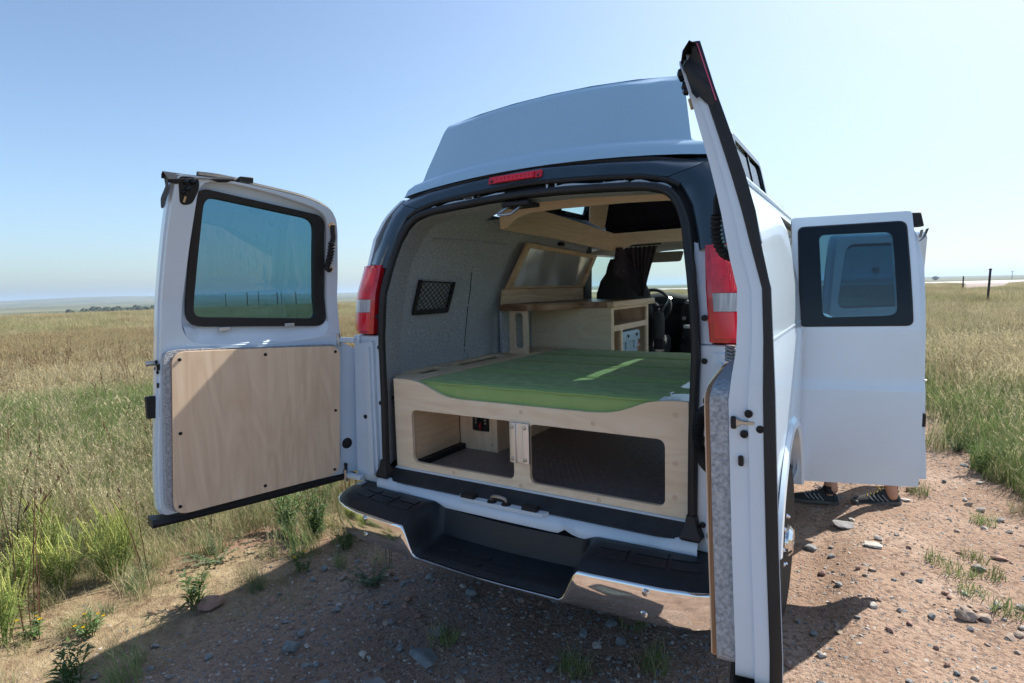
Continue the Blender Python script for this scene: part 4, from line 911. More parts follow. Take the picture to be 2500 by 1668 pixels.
add('cabinet_back_wall', G().box(-.83, -.81, 1.22, 2.44, .70, 1.37), M['felt'], kit)
# cooler
co = thing('cooler', 'pale blue hard cooler standing in the lower cubby of the kitchen cabinet', 'cooler', (-.38, 2.06, .917))
add('body', G().loft([[(-.40+x*s, 2.07+y*s, z) for x, y in rrect(-.17, .17, -.20, .20, .03, 4)] for z, s in ((.918, .93), (.94, .95), (1.10, 1.0))], closed=True, cap=True), M['cool'], co, bevel=.004)
add('lid', G().loft([[(-.40+x*s, 2.07+y*s, z) for x, y in rrect(-.18, .18, -.21, .21, .035, 4)] for z, s in ((1.104, 1), (1.112, 1.01), (1.165, 1.0), (1.182, .94))], closed=True, cap=True), M['cool'], co, bevel=.004)
for y in (1.98, 2.16):
    l = add('latch', G().box(-.232, -.212, y-.022, y+.022, 1.05, 1.16), M['cool'], co, bevel=.006)
    add('latch_knob', G().rev([(.012, 0), (.010, .008)], (-.213, y, 1.148), (1, 0, 0), 10), M['dash'], l)
add('badge', G().rev([(.022, 0), (.021, .002)], (-.2262, 2.235, 1.06), (1, 0, 0), 18), M['red'], co)
add('badge_disc', G().rev([(.016, .0021), (.015, .0028)], (-.2262, 2.235, 1.06), (1, 0, 0), 18), M['white'], co)
# net pocket
net = thing('net_pocket', 'black elastic net pocket screwed to the grey felt wall', 'net pocket', (-.82, .52, 1.385))
def nm(u, v, w_): return (wallx(v)+.003+w_, u, v)
NF = rnd([(.388, 1.572), (.40, 1.572), (.378, 1.42), (.365, 1.400)], .002)
def netbar(y0, y1, z0, z1, **k): return G().plate([(y0, z0), (y1, z0), (y1, z1), (y0, z1)], [], 0, .014, nm)
g = G().plate(rnd([(.345, 1.385, .02), (.650, 1.385, .02), (.700, 1.562, .004), (.682, 1.562, .004), (.640, 1.412, .01), (.372, 1.412, .01), (.404, 1.574, .004), (.385, 1.574, .004)], .01, 4), [], 0, .016, nm)
add('frame', g, M['black'], net, bevel=.004)
nc = G(); corners = lambda u, v: (lerp(lerp(.372, .640, u), lerp(.402, .682, u), v), lerp(1.412, lerp(1.566, 1.556, u), v))
NU, NV = 7, 5
for i in range(-NV, NU+1):
    for sgn in (1, -1):
        pts = []
        for k in range(0, 11):
            v = k/10; u = (i+ (v*NV if sgn > 0 else NV-v*NV))/NU
            if -0.001 <= u <= 1.001:
                y, z = corners(u, v); pts.append(nm(y, z, .010+.010*math.sin(math.pi*v)))
        if len(pts) > 1: nc.tube(pts, .0024, 5)
nc.tube([nm(*corners(u, 1.0), .018) for u in np.linspace(0, 1, 8)], .004, 6)
add('netting', nc, M['black'], net)
# framed foil window cover
wc = thing('window_cover', 'framed silver reflective panel leaning over the worktop against the wall', 'window cover', (-.74, 1.85, 1.51))
def wmap(u, v, w_): return (-.775+(v-1.51)*.26+w_, u, v)
FO = [(1.20, 1.512), (2.42, 1.512), (2.55, 1.775), (1.36, 1.815)]
FI = [(1.26, 1.526), (2.36, 1.526), (2.47, 1.748), (1.405, 1.785)]
add('frame', G().plate(FO, [FI], 0, .022, wmap), M['maple'], wc, bevel=.002)
rows = []
for k in range(26):
    u = k/25; rows.append([wmap(lerp(lerp(1.255, 2.365, u), lerp(1.40, 2.475, u), v), lerp(1.522, lerp(1.79, 1.752, u), v), .008+.006*math.sin(u*11)+.004*math.sin(u*23+v*3)) for v in np.linspace(0, 1, 8)])
add('foil_sheet', G().loft(rows), M['foil'], wc)
for u, v in ((1.40, 1.80), (1.66, 1.80), (1.93, 1.79), (2.2, 1.776), (2.48, 1.764), (1.245, 1.53), (2.42, 1.56), (2.47, 1.66)):
    add('frame_screw', G().rev([(.005, 0), (.004, .002)], wmap(u, v, .022), (1, 0, -.26), 8), M['steel'], wc)
add('wall_catch', G().box(-.72, -.69, 1.88, 1.94, 1.825, 1.85), M['black'], van, bevel=.003)

# ------------------------------------------------------------------ cab
add('cab_floor', G().box(-.88, .88, 2.45, 4.1, .60, .66), M['dash'], van)
add('cab_headliner', G().loft([[(x, y, z-.07*(abs(x)/.75)**3) for x in np.linspace(-.78, .78, 9)] for y, z in ((2.50, 1.865), (2.9, 1.875), (3.38, 1.865), (3.44, 1.84))]), M['beige'], van)
vz = add('sun_visor', G().plate(rrect(-.70, -.18, 0, .16, .03), [], 0, .018, lambda u, v, w_: (u, 3.36-.10*v/.16*1+w_, 1.82-v*.62)), M['beige'], van, bevel=.006)
add('belt_pillar', G().loft([[(-.86+.0*k, 2.45, z), (-.77+.02*(z-1.2), 2.45, z), (-.77+.02*(z-1.2), 2.62, z), (-.86, 2.62, z)] for k, z in enumerate((.7, 1.3, 1.6, 1.88))], closed=True, cap=True), M['dash'], van, bevel=.02)
for z in (1.75, 1.6, 1.5, 1.42):
    add('pillar_screw', G().rev([(.007, 0), (.005, .003)], (-.80, 2.449, z), (0, -1, 0), 8), M['alu'], van)
rows = []
for x in np.linspace(-.86, .86, 27):
    h = .05*math.exp(-((x+.40)/.22)**2)+.02
    rows.append([(x, 4.02, 1.36), (x, 3.75, 1.38+h*.5), (x, 3.50, 1.37+h), (x, 3.42, 1.34+h*.6), (x, 3.40, 1.22), (x, 3.46, 1.08), (x, 3.56, .92), (x, 3.6, .66)])
db = add('dashboard', G().loft(rows), M['dash'], van, sharp=60)
add('centre_console', G().plate(rrect(-.20, .22, .80, 1.33, .04), [], 0, .10, XZ(3.35)), M['dash'], van, bevel=.015)
cc = add('radio', G().plate(rrect(-.10, .12, 1.12, 1.24, .01), [], 0, .02, XZ(3.335)), M['blackgloss'], van, bevel=.003)
for x, z, r_ in ((-.155, 1.345, .022), (-.16, 1.03, .022), (-.12, 1.36, .02), (-.17, 1.2, .02)):
    add('dash_knob', G().rev([(r_, 0), (r_*.9, .012), (r_*.6, .014)], (x, 3.345 if z < 1.33 else 3.40, z), (0, -1, 0), 16), M['steel'], cc)
for k in range(6):
    add('vent_slat', G().box(-.29, -.21, 3.398, 3.41, 1.235+k*.018, 1.243+k*.018), M['blackgloss'], db)
cu_ = thing('travel_mug', 'dark travel mug with white band standing at the dashboard console', 'mug', (-.10, 3.22, .98))
add('cup', G().rev([(.035, 0), (.042, .10), (.042, .14)], (-.10, 3.22, .98), (0, 0, 1), 16), M['dash'], cu_)
add('lid', G().rev([(.043, .14), (.044, .165), (.03, .17)], (-.10, 3.22, .98), (0, 0, 1), 16), M['alu'], cu_)
add('mug_stand', G().box(-.16, -.04, 3.15, 3.34, .80, .979), M['dash'], van, bevel=.01)
# steering wheel
wc_ = Vector((-.46, 3.24, 1.30)); wa = Vector((0, -.88, .47)).normalized(); wu = Vector((1, 0, 0)); wv_ = wa.cross(wu)
sw = add('steering_wheel', G().tube([wc_+wu*.19*math.cos(2*math.pi*k/32)+wv_*.19*math.sin(2*math.pi*k/32) for k in range(32)], .016, 8, closed=True), M['dash'], van)
add('wheel_hub', G().rev([(.085, -.02), (.08, .02), (.05, .035)], wc_-wa*.02, wa, 18), M['dash'], sw)
for a in (R(10), R(170), R(240), R(300)):
    add('wheel_spoke', G().tube([wc_+(wu*math.cos(a)+wv_*math.sin(a))*.06, wc_+(wu*math.cos(a)+wv_*math.sin(a))*.185], .016, 8, flat=.6), M['dash'], sw)
add('steering_column', G().tube([wc_-wa*.03, wc_-wa*.3], .045, 10), M['dash'], sw)
add('gear_stalk', G().tube(spline([(-.36, 3.30, 1.27), (-.30, 3.22, 1.33), (-.25, 3.18, 1.395)], 4), [.009]*7+[.016, .016], 8), M['alu'], sw)
# driver seat
def seat(x):
    st_ = thing('driver_seat' if x < 0 else 'passenger_seat', 'dark driver seat half hidden by the hanging curtain' if x < 0 else 'dark passenger seat behind the dashboard', 'seat', (x, 2.8, .66))
    rows = [[(x+u*wd, 2.72-.16*(z-1.05)+dy*dp, z) for u, dy in ((-1, 0), (-.96, -.7), (-.6, -1), (0, -1), (.6, -1), (.96, -.7), (1, 0), (.9, .8), (0, 1), (-.9, .8))] for z, wd, dp in ((1.0, .24, .06), (1.1, .25, .065), (1.3, .25, .065), (1.45, .235, .06), (1.56, .19, .05), (1.62, .14, .04), (1.68, .12, .04), (1.74, .09, .03))]
    add('backrest', G().loft(rows, closed=True, cap=True), M['seat'], st_, sharp=70, bevel=0)
    add('seat_cushion', G().loft([[(x+a*s, 2.98+b*s, z) for a, b in rrect(-.25, .25, -.27, .27, .06, 4)] for z, s in ((.90, .95), (.94, 1), (1.03, 1), (1.06, .92))], closed=True, cap=True), M['seat'], st_)
    add('seat_base', G().box(x-.2, x+.2, 2.75, 3.2, .66, .9), M['dash'], st_, bevel=.01)
    return st_
s1 = seat(-.50); seat(.50)
add('armrest', G().loft([[(-.19+a*s, 2.62+.02*z+b*s, z) for a, b in rrect(-.04, .04, -.05, .05, .03, 4)] for z, s in ((1.04, .8), (1.07, 1), (1.24, 1), (1.285, .8), (1.295, .4))], closed=True, cap=True), M['seat'], s1)
add('belt_buckle', G().loft([[(-.17+a*s, 2.60+b*s, z) for a, b in rrect(-.045, .045, -.03, .03, .02, 3)] for z, s in ((.99, 1), (1.05, 1.0), (1.075, .6))], closed=True, cap=True), M['dash'], s1)
# curtain
cur = thing('curtain', 'dark gathered curtain hanging over the driver seat', 'curtain', (-.33, 2.5, 1.40))
rows = []
for v in np.linspace(0, 1, 15):
    z = lerp(1.822, 1.425, v); x0 = lerp(-.49, -.305, v**1.3); x1 = lerp(-.155, -.262, v**.9); r_ = []
    for k in range(61):
        u = k/60; am = lerp(.012, .016, v)*(1-.4*v)
        r_.append((lerp(x0, x1, u)+.003*math.sin(u*40+v*2), 2.50+am*math.sin(u*2*math.pi*9+.8*math.sin(v*4+u*3))-.02*v, z+.006*math.sin(u*57)*(v < .05)))
    rows.append(r_)
add('drape', G().loft(rows), M['curtain'], cur, sharp=None)
rows = []
for v in np.linspace(0, 1, 12):
    r_ = []
    for u in np.linspace(0, 1, 16):
        x = lerp(-.492, lerp(-.40, -.27, v), u); z = lerp(1.825, lerp(1.60-.0*u, 1.44, smooth(u)), v)
        r_.append((x-.02*v*(1-u), 2.475-.02*math.sin(u*6+v*2)*.6-.02*v, z))
    rows.append(r_)
add('folded_flap', G().loft(rows), M['curtain'], cur, sharp=None)
for x, z in ((-.475, 1.625), (-.42, 1.635)):
    add('snap', G().rev([(.006, 0), (.004, .003)], (x, 2.455, z), (0, -1, 0), 8), M['brass'], cur)
add('curtain_rail', G().tube([(-.52, 2.51, 1.832), (-.13, 2.51, 1.836)], .005, 6), M['black'], cur)
add('headliner_edge', G().loft([[(x, y, z) for x in np.linspace(-.70, .70, 5)] for y, z in ((2.50, 1.86), (2.50, 1.845), (2.54, 1.838), (2.6, 1.862))]), M['beige'], van)
# ------------------------------------------------------------------ ground
def vnoise(x, y, s, seed=0):
    x = np.asarray(x)*s+seed*17.3; y = np.asarray(y)*s+seed*9.1
    xi = np.floor(x).astype(np.int64); yi = np.floor(y).astype(np.int64); fx = x-xi; fy = y-yi
    fx = fx*fx*(3-2*fx); fy = fy*fy*(3-2*fy)
    def h(a, b):
        q = (a*374761393+b*668265263+seed*1442695) & 0xffffffff; q = ((q ^ (q >> 13))*1274126177) & 0xffffffff
        return ((q ^ (q >> 16)) & 0xffff)/65535.
    return (h(xi, yi)*(1-fx)+h(xi+1, yi)*fx)*(1-fy)+(h(xi, yi+1)*(1-fx)+h(xi+1, yi+1)*fx)*fy
def sstep(a, b, x): t = np.clip((x-a)/(b-a), 0, 1); return t*t*(3-2*t)
def gz(x, y):
    x = np.asarray(x, float); y = np.asarray(y, float)
    dx, dy = x-CAM.x, y-CAM.y; r = np.hypot(dx, dy); az = np.degrees(np.arctan2(dx, dy))
    near = 1-sstep(15, 60, r)
    z = GZ+near*(.030*(vnoise(x, y, 1.3, 1)-.5)+.018*(vnoise(x, y, 5, 2)-.5)+.008*(vnoise(x, y, 17, 3)-.5))
    z = z+.06*sstep(-1.5, -2.6, x)*near+.06*sstep(1.02, 1.3, x)*near+.03*sstep(2.1, 3.2, x)*near
    z = z+.25*(vnoise(x, y, .06, 4)-.5)*sstep(8, 30, r)*(1-sstep(120, 300, r))
    L = sstep(-20, -34, az)
    dip = -9*sstep(48, 330, r)+.0*r
    hill = np.interp(az, [-100, -80, -73.5, -68.5, -63, -56, -48, -40], [10, 9, 12, 24, 20, 12, 9, 9])
    z = z+L*(dip+(hill+7)*sstep(1800, 4200, r)+3*(vnoise(x, y, .0016, 6)-.5)*sstep(700, 2000, r))
    Rr = 1-L
    z = z+Rr*(-1.5*sstep(190, 420, r)+4.2*sstep(700, 3200, r)*(1+.6*np.sin(az*.21+1))+1.5*(vnoise(x, y, .002, 7)-.5)*sstep(500, 1500, r))
    z = z-sstep(5200, 9000, r)*30
    return z
rad = np.concatenate([np.linspace(.15, 6, 120), np.geomspace(6.06, 12000, 130)])
NA = 300
# denser where the camera looks
azs = np.concatenate([np.linspace(-85, 25, 240, endpoint=False), np.linspace(25, 275, 60, endpoint=False)])
aa = np.radians(azs); A_, R_ = np.meshgrid(aa, rad)
X = CAM.x+R_*np.sin(A_); Y = CAM.y+R_*np.cos(A_); Z = gz(X, Y)
v = np.stack([X, Y, Z], -1).reshape(-1, 3); na = len(aa); nr = len(rad)
i = np.arange(nr-1)[:, None]*na; j = np.arange(na)[None, :]; jn = (j+1) % na
f = np.stack([i+j, i+jn, i+na+jn, i+na+j], -1).reshape(-1, 4)
v = np.vstack([v, [[CAM.x, CAM.y, float(gz(CAM.x, CAM.y))]]]); c_ = len(v)-1
me = bpy.data.meshes.new('ground'); me.from_pydata(v.tolist(), [], f.tolist()+[(c_, (k+1) % na, k) for k in range(na)]); me.shade_smooth()
def groundmat():
    m = bpy.data.materials.new('ground'); m.use_nodes = True; nt = m.node_tree; L = nt.links.new; N = nt.nodes.new
    b = nt.nodes['Principled BSDF']; b.inputs['Roughness'].default_value = .95; b.inputs['Specular IOR Level'].default_value = .12
    geo = N('ShaderNodeNewGeometry'); sep = N('ShaderNodeSeparateXYZ'); L(geo.outputs['Position'], sep.inputs[0])
    def noise(s, d=6, out=0, dis=0):
        n = N('ShaderNodeTexNoise'); n.inputs['Scale'].default_value = s; n.inputs['Detail'].default_value = d; n.inputs['Distortion'].default_value = dis; L(geo.outputs['Position'], n.inputs['Vector']); return n.outputs[out]
    def rp(src, stops): r_ = ramp(nt, stops); L(src, r_.inputs[0]); return r_.outputs[0]
    def mix(f_, a, b_, mode='MIX'):
        x = N('ShaderNodeMix'); x.data_type = 'RGBA'; x.blend_type = mode
        if isinstance(f_, float): x.inputs['Factor'].default_value = f_
        else: L(f_, x.inputs['Factor'])
        for s, q in (('A', a), ('B', b_)):
            if isinstance(q, tuple): x.inputs[s].default_value = (*q, 1)
            else: L(q, x.inputs[s])
        return x.outputs['Result']
    def math_(op, a, b_=None):
        x = N('ShaderNodeMath'); x.operation = op
        for k, q in enumerate((a, b_)):
            if q is None: continue
            if isinstance(q, (int, float)): x.inputs[k].default_value = q
            else: L(q, x.inputs[k])
        return x.outputs[0]
    def mr(src, a, b_):
        x = N('ShaderNodeMapRange'); x.interpolation_type = 'SMOOTHSTEP'; x.inputs[1].default_value = a; x.inputs[2].default_value = b_; L(src, x.inputs[0]); return x.outputs[0]
    dirt = rp(noise(2.2, 8), [(.25, (.225, .145, .10)), (.5, (.32, .222, .163)), (.75, (.40, .30, .235))])
    dirt = mix(mr(noise(38, 5), .45, .7), dirt, (.17, .115, .088))
    dirt = mix(mr(noise(120, 3), .60, .72), dirt, (.40, .32, .27))
    thatch = rp(noise(9, 6, dis=1.5), [(.3, (.15, .105, .065)), (.5, (.25, .19, .115)), (.75, (.36, .285, .18))])
    thatch = mix(mr(noise(1.1, 4), .5, .62), thatch, (.24, .155, .105))
    xw = math_('ADD', sep.outputs[0], math_('MULTIPLY', math_('SUBTRACT', noise(1.4, 5), .5), 1.1))
    tr = math_('MULTIPLY', mr(xw, -1.9, -1.1), mr(xw, 2.9, 2.2))
    near = mix(tr, thatch, dirt)
    field = rp(noise(.11, 8), [(.3, (.15, .135, .06)), (.5, (.24, .195, .10)), (.7, (.30, .23, .13))])
    far = rp(noise(.006, 9), [(.32, (.06, .08, .045)), (.47, (.12, .125, .07)), (.6, (.19, .175, .105)), (.75, (.10, .115, .06))])
    far = mix(mr(noise(.02, 4), .56, .64), far, (.045, .065, .04))
    cp = N('ShaderNodeVectorMath'); cp.operation = 'DISTANCE'; L(geo.outputs['Position'], cp.inputs[0]); cp.inputs[1].default_value = (1.2, -2, 1.5)
    dist = cp.outputs['Value']
    c1 = mix(mr(dist, 14, 34), near, field); c2 = mix(mr(dist, 150, 500), c1, far)
    L(c2, b.inputs['Base Color'])
    bp = N('ShaderNodeBump'); bp.inputs['Strength'].default_value = .9; bp.inputs['Distance'].default_value = .02
    hgt = math_('ADD', math_('MULTIPLY', noise(45, 6), .7), math_('MULTIPLY', noise(160, 3), .35))
    L(hgt, bp.inputs['Height']); L(bp.outputs[0], b.inputs['Normal'])
    return m
me.materials.append(groundmat())
gr = bpy.data.objects.new('ground', me); COL.objects.link(gr); gr['kind'] = 'structure'
def polar(az, r, z=None):
    a = R(az); x = CAM.x+r*math.sin(a); y = CAM.y+r*math.cos(a); return Vector((x, y, float(gz(x, y)) if z is None else z))
# highway and dirt turnout
M['concrete'] = mat('sunlit_concrete', (.46, .44, .42), .85, var=.08, vscale=.3)
M['gravel'] = mat('gravel_apron', (.27, .215, .19), .95, var=.15, vscale=1.5)
xs = np.linspace(-150, 130, 30)
o = add('highway', G().loft([[(x, 158+x*.06, -.02), ] and (x, 158+x*.06, -.02) for x in xs] and [[(x, 158+x*.06+d, z) for x in xs] for d, z in ((0, -.25), (.5, .02), (18, .42), (19, .1))]), M['concrete'], None, kind='structure')
o = add('dirt_turnout', G().loft([[polar(a, r)+Vector((0, 0, .05)) for a in np.linspace(a0, a1, 10)] for r, a0, a1 in ((95, 6.9, 8.3), (120, 6.9, 9.0), (150, 6.6, 9.4), (161, 5.6, 10.2))]), M['gravel'], None, kind='structure')

# ------------------------------------------------------------------ posts, sign, poles
M['post'] = mat('weathered_dark_post', (.035, .028, .025), .9, var=.3, vscale=6)
M['signgrey'] = mat('backlit_sign', (.09, .10, .11), .6)  # dark grey stands in for the sign's backlit shade
def post(az, r, top_el, wd, label, lean=0, name='marker_post', cat='post', grp=None):
    p = polar(az, r); ztop = CAM.z+r*math.tan(R(top_el)); h = ztop-p.z
    t = thing(name, label, cat, p, grp)
    add('shaft', G().tube([p+Vector((0, 0, -.2)), p+Vector((lean*h, 0, h))], [wd*.5, wd*.46], 8), M['post'], t)
    return t, p, h
t, p, h = post(8.24, 45, .51, .13, 'dark leaning post in tall grass right of the open side door', .035)
add('cap', G().rev([(.075, 0), (.085, .05), (.07, .09)], p+Vector((.035*h, 0, h-.04)), (0, 0, 1), 10), M['black'], t)
post(6.72, 90, .05, .16, 'thin short post beside the pale highway')
for k, az in enumerate((-58.2, -56.45, -55.5, -53.92, -53.55, -52.3)):
    ordn = ('leftmost', 'second from left', 'third from left', 'fourth from left', 'fifth from left', 'rightmost')[k]
    post(az, 150+12*math.sin(k*2), (.31, .33, .35, .31, .30, .33)[k], (.16, .26, .16, .24, .17, .2)[k], 'distant dark pole seen through the left door window, '+ordn+' of six', .005*math.sin(k*3), 'field_pole', 'pole', 'poles seen through the left door window')
t, p, h = post(9.6, 620, .36, .42, 'faint utility pole on the far plain at the right edge', 0, 'utility_pole', 'pole')
add('cross_arm', G().box(p.x-1.1, p.x+1.1, p.y-.1, p.y+.1, p.z+h-.8, p.z+h-.6), M['post'], t)
sp_ = polar(.86, 70); sz_ = CAM.z+70*math.tan(R(.75))
t = thing('road_sign', 'square road sign on one post seen through the side door glass', 'sign', sp_)
add('post', G().tube([sp_, (sp_.x, sp_.y, sz_)], .05, 8), M['signgrey'], t)
add('panel', G().box(sp_.x-.34, sp_.x+.34, sp_.y-.06, sp_.y-.045, sz_-.28, sz_+.30), M['signgrey'], t, bevel=.005)

# ------------------------------------------------------------------ far trees
M['fartree'] = mat('far_foliage', (.045, .065, .035), .9, var=.4, vscale=.6)
def blob(g, c, r, h, seed, n=60):
    q = np.random.default_rng(seed); v = []; f = []
    for k in range(n):
        d = q.normal(size=3); d /= np.linalg.norm(d); rr = r*(.55+.5*q.random()); p = np.array([d[0]*rr, d[1]*rr, h*.55+d[2]*h*.45*(.6+.5*q.random())])
        s = r*.28; a = q.normal(size=3); a /= np.linalg.norm(a); b_ = np.cross(a, d); b_ /= (np.linalg.norm(b_)+1e-6); a = np.cross(b_, d)
        n0 = len(v); v += [p+a*s, p+b_*s*.8, p-a*s, p-b_*s*.8]; f.append((n0, n0+1, n0+2, n0+3))
    g.put([tuple(np.array(c)+x) for x in v], f)
g = G(); q = np.random.default_rng(3)
for k in range(70):
    az = -69.4+6.4*q.random()**.8; r = 430+170*q.random(); p = polar(az, r); h = 3+3.2*q.random(); blob(g, p, h*.6, h, k, 46)
add('far_woods', g, M['fartree'], None, sharp=None, kind='stuff', recalc=False)
p = polar(4.96, 800); g = G(); blob(g, p, 3.6, 4.6, 5, 130)
lt_ = thing('lone_tree', 'small dark tree alone on the far plain beside the side door edge', 'tree', p)
add('crown', g, M['fartree'], lt_, sharp=None, recalc=False); add('trunk', G().tube([p, p+Vector((0, 0, 2))], .25, 6), M['post'], lt_)

# ------------------------------------------------------------------ grass (one mass) through geometry nodes
def grassmat(name, stops, trans=.35):
    m = bpy.data.materials.new(name); m.use_nodes = True; nt = m.node_tree; L = nt.links.new; N = nt.nodes.new; nt.nodes.clear()
    o = N('ShaderNodeOutputMaterial'); at = N('ShaderNodeAttribute'); at.attribute_name = 'tint'
    r_ = ramp(nt, stops); L(at.outputs['Fac'], r_.inputs[0])
    oi = N('ShaderNodeObjectInfo'); hs = N('ShaderNodeHueSaturation')
    mr = N('ShaderNodeMapRange'); mr.inputs[3].default_value = .75; mr.inputs[4].default_value = 1.25; L(oi.outputs['Random'], mr.inputs[0]); L(mr.outputs[0], hs.inputs['Value'])
    L(r_.outputs[0], hs.inputs['Color'])
    d = N('ShaderNodeBsdfDiffuse'); t = N('ShaderNodeBsdfTranslucent'); L(hs.outputs[0], d.inputs[0]); L(hs.outputs[0], t.inputs[0])
    mx = N('ShaderNodeMixShader'); mx.inputs[0].default_value = trans; L(d.outputs[0], mx.inputs[1]); L(t.outputs[0], mx.inputs[2]); L(mx.outputs[0], o.inputs[0])
    return m
M['grass'] = grassmat('meadow_grass', [(0, (.52, .46, .31)), (.22, (.42, .36, .20)), (.36, (.30, .19, .12)), (.39, (.10, .05, .035)), (.42, (.25, .22, .12)), (.48, (.28, .29, .14)), (.62, (.21, .27, .11)), (.8, (.13, .21, .065)), (1, (.19, .26, .16))])
def blades(n, spread, h, hv, bend, width, tint, tv, seed, nseg=4, heads=0, flat=0, head_t=.05, droop=1.0):
    q = np.random.default_rng(seed)
    rr = spread*np.sqrt(q.random(n)); th = q.random(n)*2*np.pi
    bx_, by_ = rr*np.cos(th), rr*np.sin(th)
    H = h*(1+hv*(q.random(n)*2-1)); az = q.random(n)*2*np.pi; ln = bend*(.25+q.random(n)); W_b = width*(.6+.8*q.random(n)); T = np.clip(tint+tv*(q.random(n)*2-1), 0, 1)
    t = np.linspace(0, 1, nseg+1)
    out = ln[:, None]*H[:, None]*(t[None]**1.8); up = H[:, None]*(t[None]-.35*ln[:, None]*t[None]**2.4*droop)
    if flat: up = up*flat
    up = np.maximum(up, .004)
    px = bx_[:, None]+np.cos(az)[:, None]*out; py = by_[:, None]+np.sin(az)[:, None]*out
    tw = az+np.pi/2+(q.random(n)-.5)*1.6; ww = W_b[:, None]*(1-.85*t[None]**1.5)*.5
    ax_, ay_ = np.cos(tw)[:, None]*ww, np.sin(tw)[:, None]*ww
    V = np.stack([np.stack([px-ax_, py-ay_, up], -1), np.stack([px+ax_, py+ay_, up], -1)], 2).reshape(-1, 3)
    tn = np.repeat(T, (nseg+1)*2)
    b = np.arange(n)[:, None]*(nseg+1)*2+np.arange(nseg)[None]*2
    F = np.stack([b, b+1, b+3, b+2], -1).reshape(-1, 4)
    if heads:
        k = np.where(q.random(n) < heads)[0]; vs = []; fs = []; base = len(V)
        for i_ in k:
            tip = np.array([px[i_, -1], py[i_, -1], up[i_, -1]]); d = tip-np.array([px[i_, -2], py[i_, -2], up[i_, -2]]); d /= np.linalg.norm(d)+1e-9
            for m_ in range(7):
                c = tip-d*(.012*m_)*h*2.2+np.array([q.normal()*.007, q.normal()*.007, q.normal()*.004])
                s = .0055+.004*q.random(); a = q.normal(size=3); a /= np.linalg.norm(a); d2 = d*1.9+q.normal(size=3)*.5
                n0 = base+len(vs); vs += [c-d2*s, c+a*s*.6, c+d2*s, c-a*s*.6]; fs.append((n0, n0+1, n0+2, n0+3))
        if vs:
            V = np.vstack([V, vs]); F = np.vstack([F, fs]); tn = np.concatenate([tn, np.clip(head_t+.06*q.random(len(vs)), 0, 1)])
    return V, F, tn
def join(parts):
    V, F, T = [], [], []; n = 0
    for v, f, t in parts: V.append(v); F.append(f+n); T.append(t); n += len(v)
    return np.vstack(V), np.vstack(F), np.concatenate(T)
def tmesh(name, V, F, T, m):
    me = bpy.data.meshes.new(name); me.from_pydata(V.tolist(), [], F.tolist()); me.attributes.new('tint', 'FLOAT', 'POINT').data.foreach_set('value', T.astype(np.float32)); me.materials.append(m); return me
def patch(kind, seed, sc=1):
    if kind == 'oat': return join([blades(22, .16, .56, .35, .4, .0032, .12, .12, seed, heads=.7), blades(50, .16, .36, .45, .6, .0055, .56, .18, seed+50)])
    if kind == 'straw': return join([blades(46, .13, .30, .5, .8, .0035, .12, .14, seed), blades(30, .13, .24, .5, .7, .005, .6, .15, seed+4)])
    if kind == 'green': return join([blades(75, .15, .42, .45, .55, .0065, .68, .14, seed), blades(16, .15, .42, .3, .4, .003, .14, .1, seed+9, heads=.5)])
    if kind == 'red': return join([blades(44, .16, .50, .3, .35, .0035, .33, .06, seed, heads=.7, head_t=.24), blades(30, .16, .3, .4, .6, .005, .5, .14, seed+5)])
    if kind == 'sage': return join([blades(50, .10, .30, .4, .5, .007, .95, .08, seed), blades(20, .12, .22, .4, .8, .008, .82, .08, seed+1)])
    if kind == 'dock':
        V, F, T = blades(4, .04, .62, .25, .22, .006, .385, .01, seed, heads=1, head_t=.36); return V, F, T
    if kind == 'thatch': return join([blades(90, .2, .16, .6, 1.4, .003, .06, .1, seed, flat=.5), blades(26, .2, .12, .5, .8, .004, .58, .14, seed+7)])
    if kind == 'far_tan': return join([blades(150, .75, .52, .35, .4, .012, .13, .16, seed, 3, heads=.55), blades(110, .75, .40, .4, .5, .014, .52, .16, seed+3, 3)])
    if kind == 'far_green': return join([blades(150, .75, .42, .35, .5, .014, .66, .14, seed, 3), blades(80, .75, .5, .3, .4, .011, .16, .14, seed+3, 3, heads=.4)])
    if kind == 'far_red': return join([blades(150, .75, .5, .3, .4, .011, .33, .07, seed, 3, heads=.7, head_t=.2), blades(70, .75, .42, .4, .5, .013, .5, .15, seed+3, 3)])
KINDS = ['oat', 'straw', 'green', 'red', 'sage', 'thatch', 'far_tan', 'far_green', 'far_red', 'dock']; NV_ = 3
protos = bpy.data.collections.new('grass_prototypes')
for k, kd in enumerate(KINDS):
    for vv in range(NV_):
        V, F, T = patch(kd, 100*k+vv*11+1); me = tmesh('grass_%s' % kd, V, F, T, M['grass'])
        o = bpy.data.objects.new('grass_proto_%02d%d' % (k, vv), me); protos.objects.link(o)
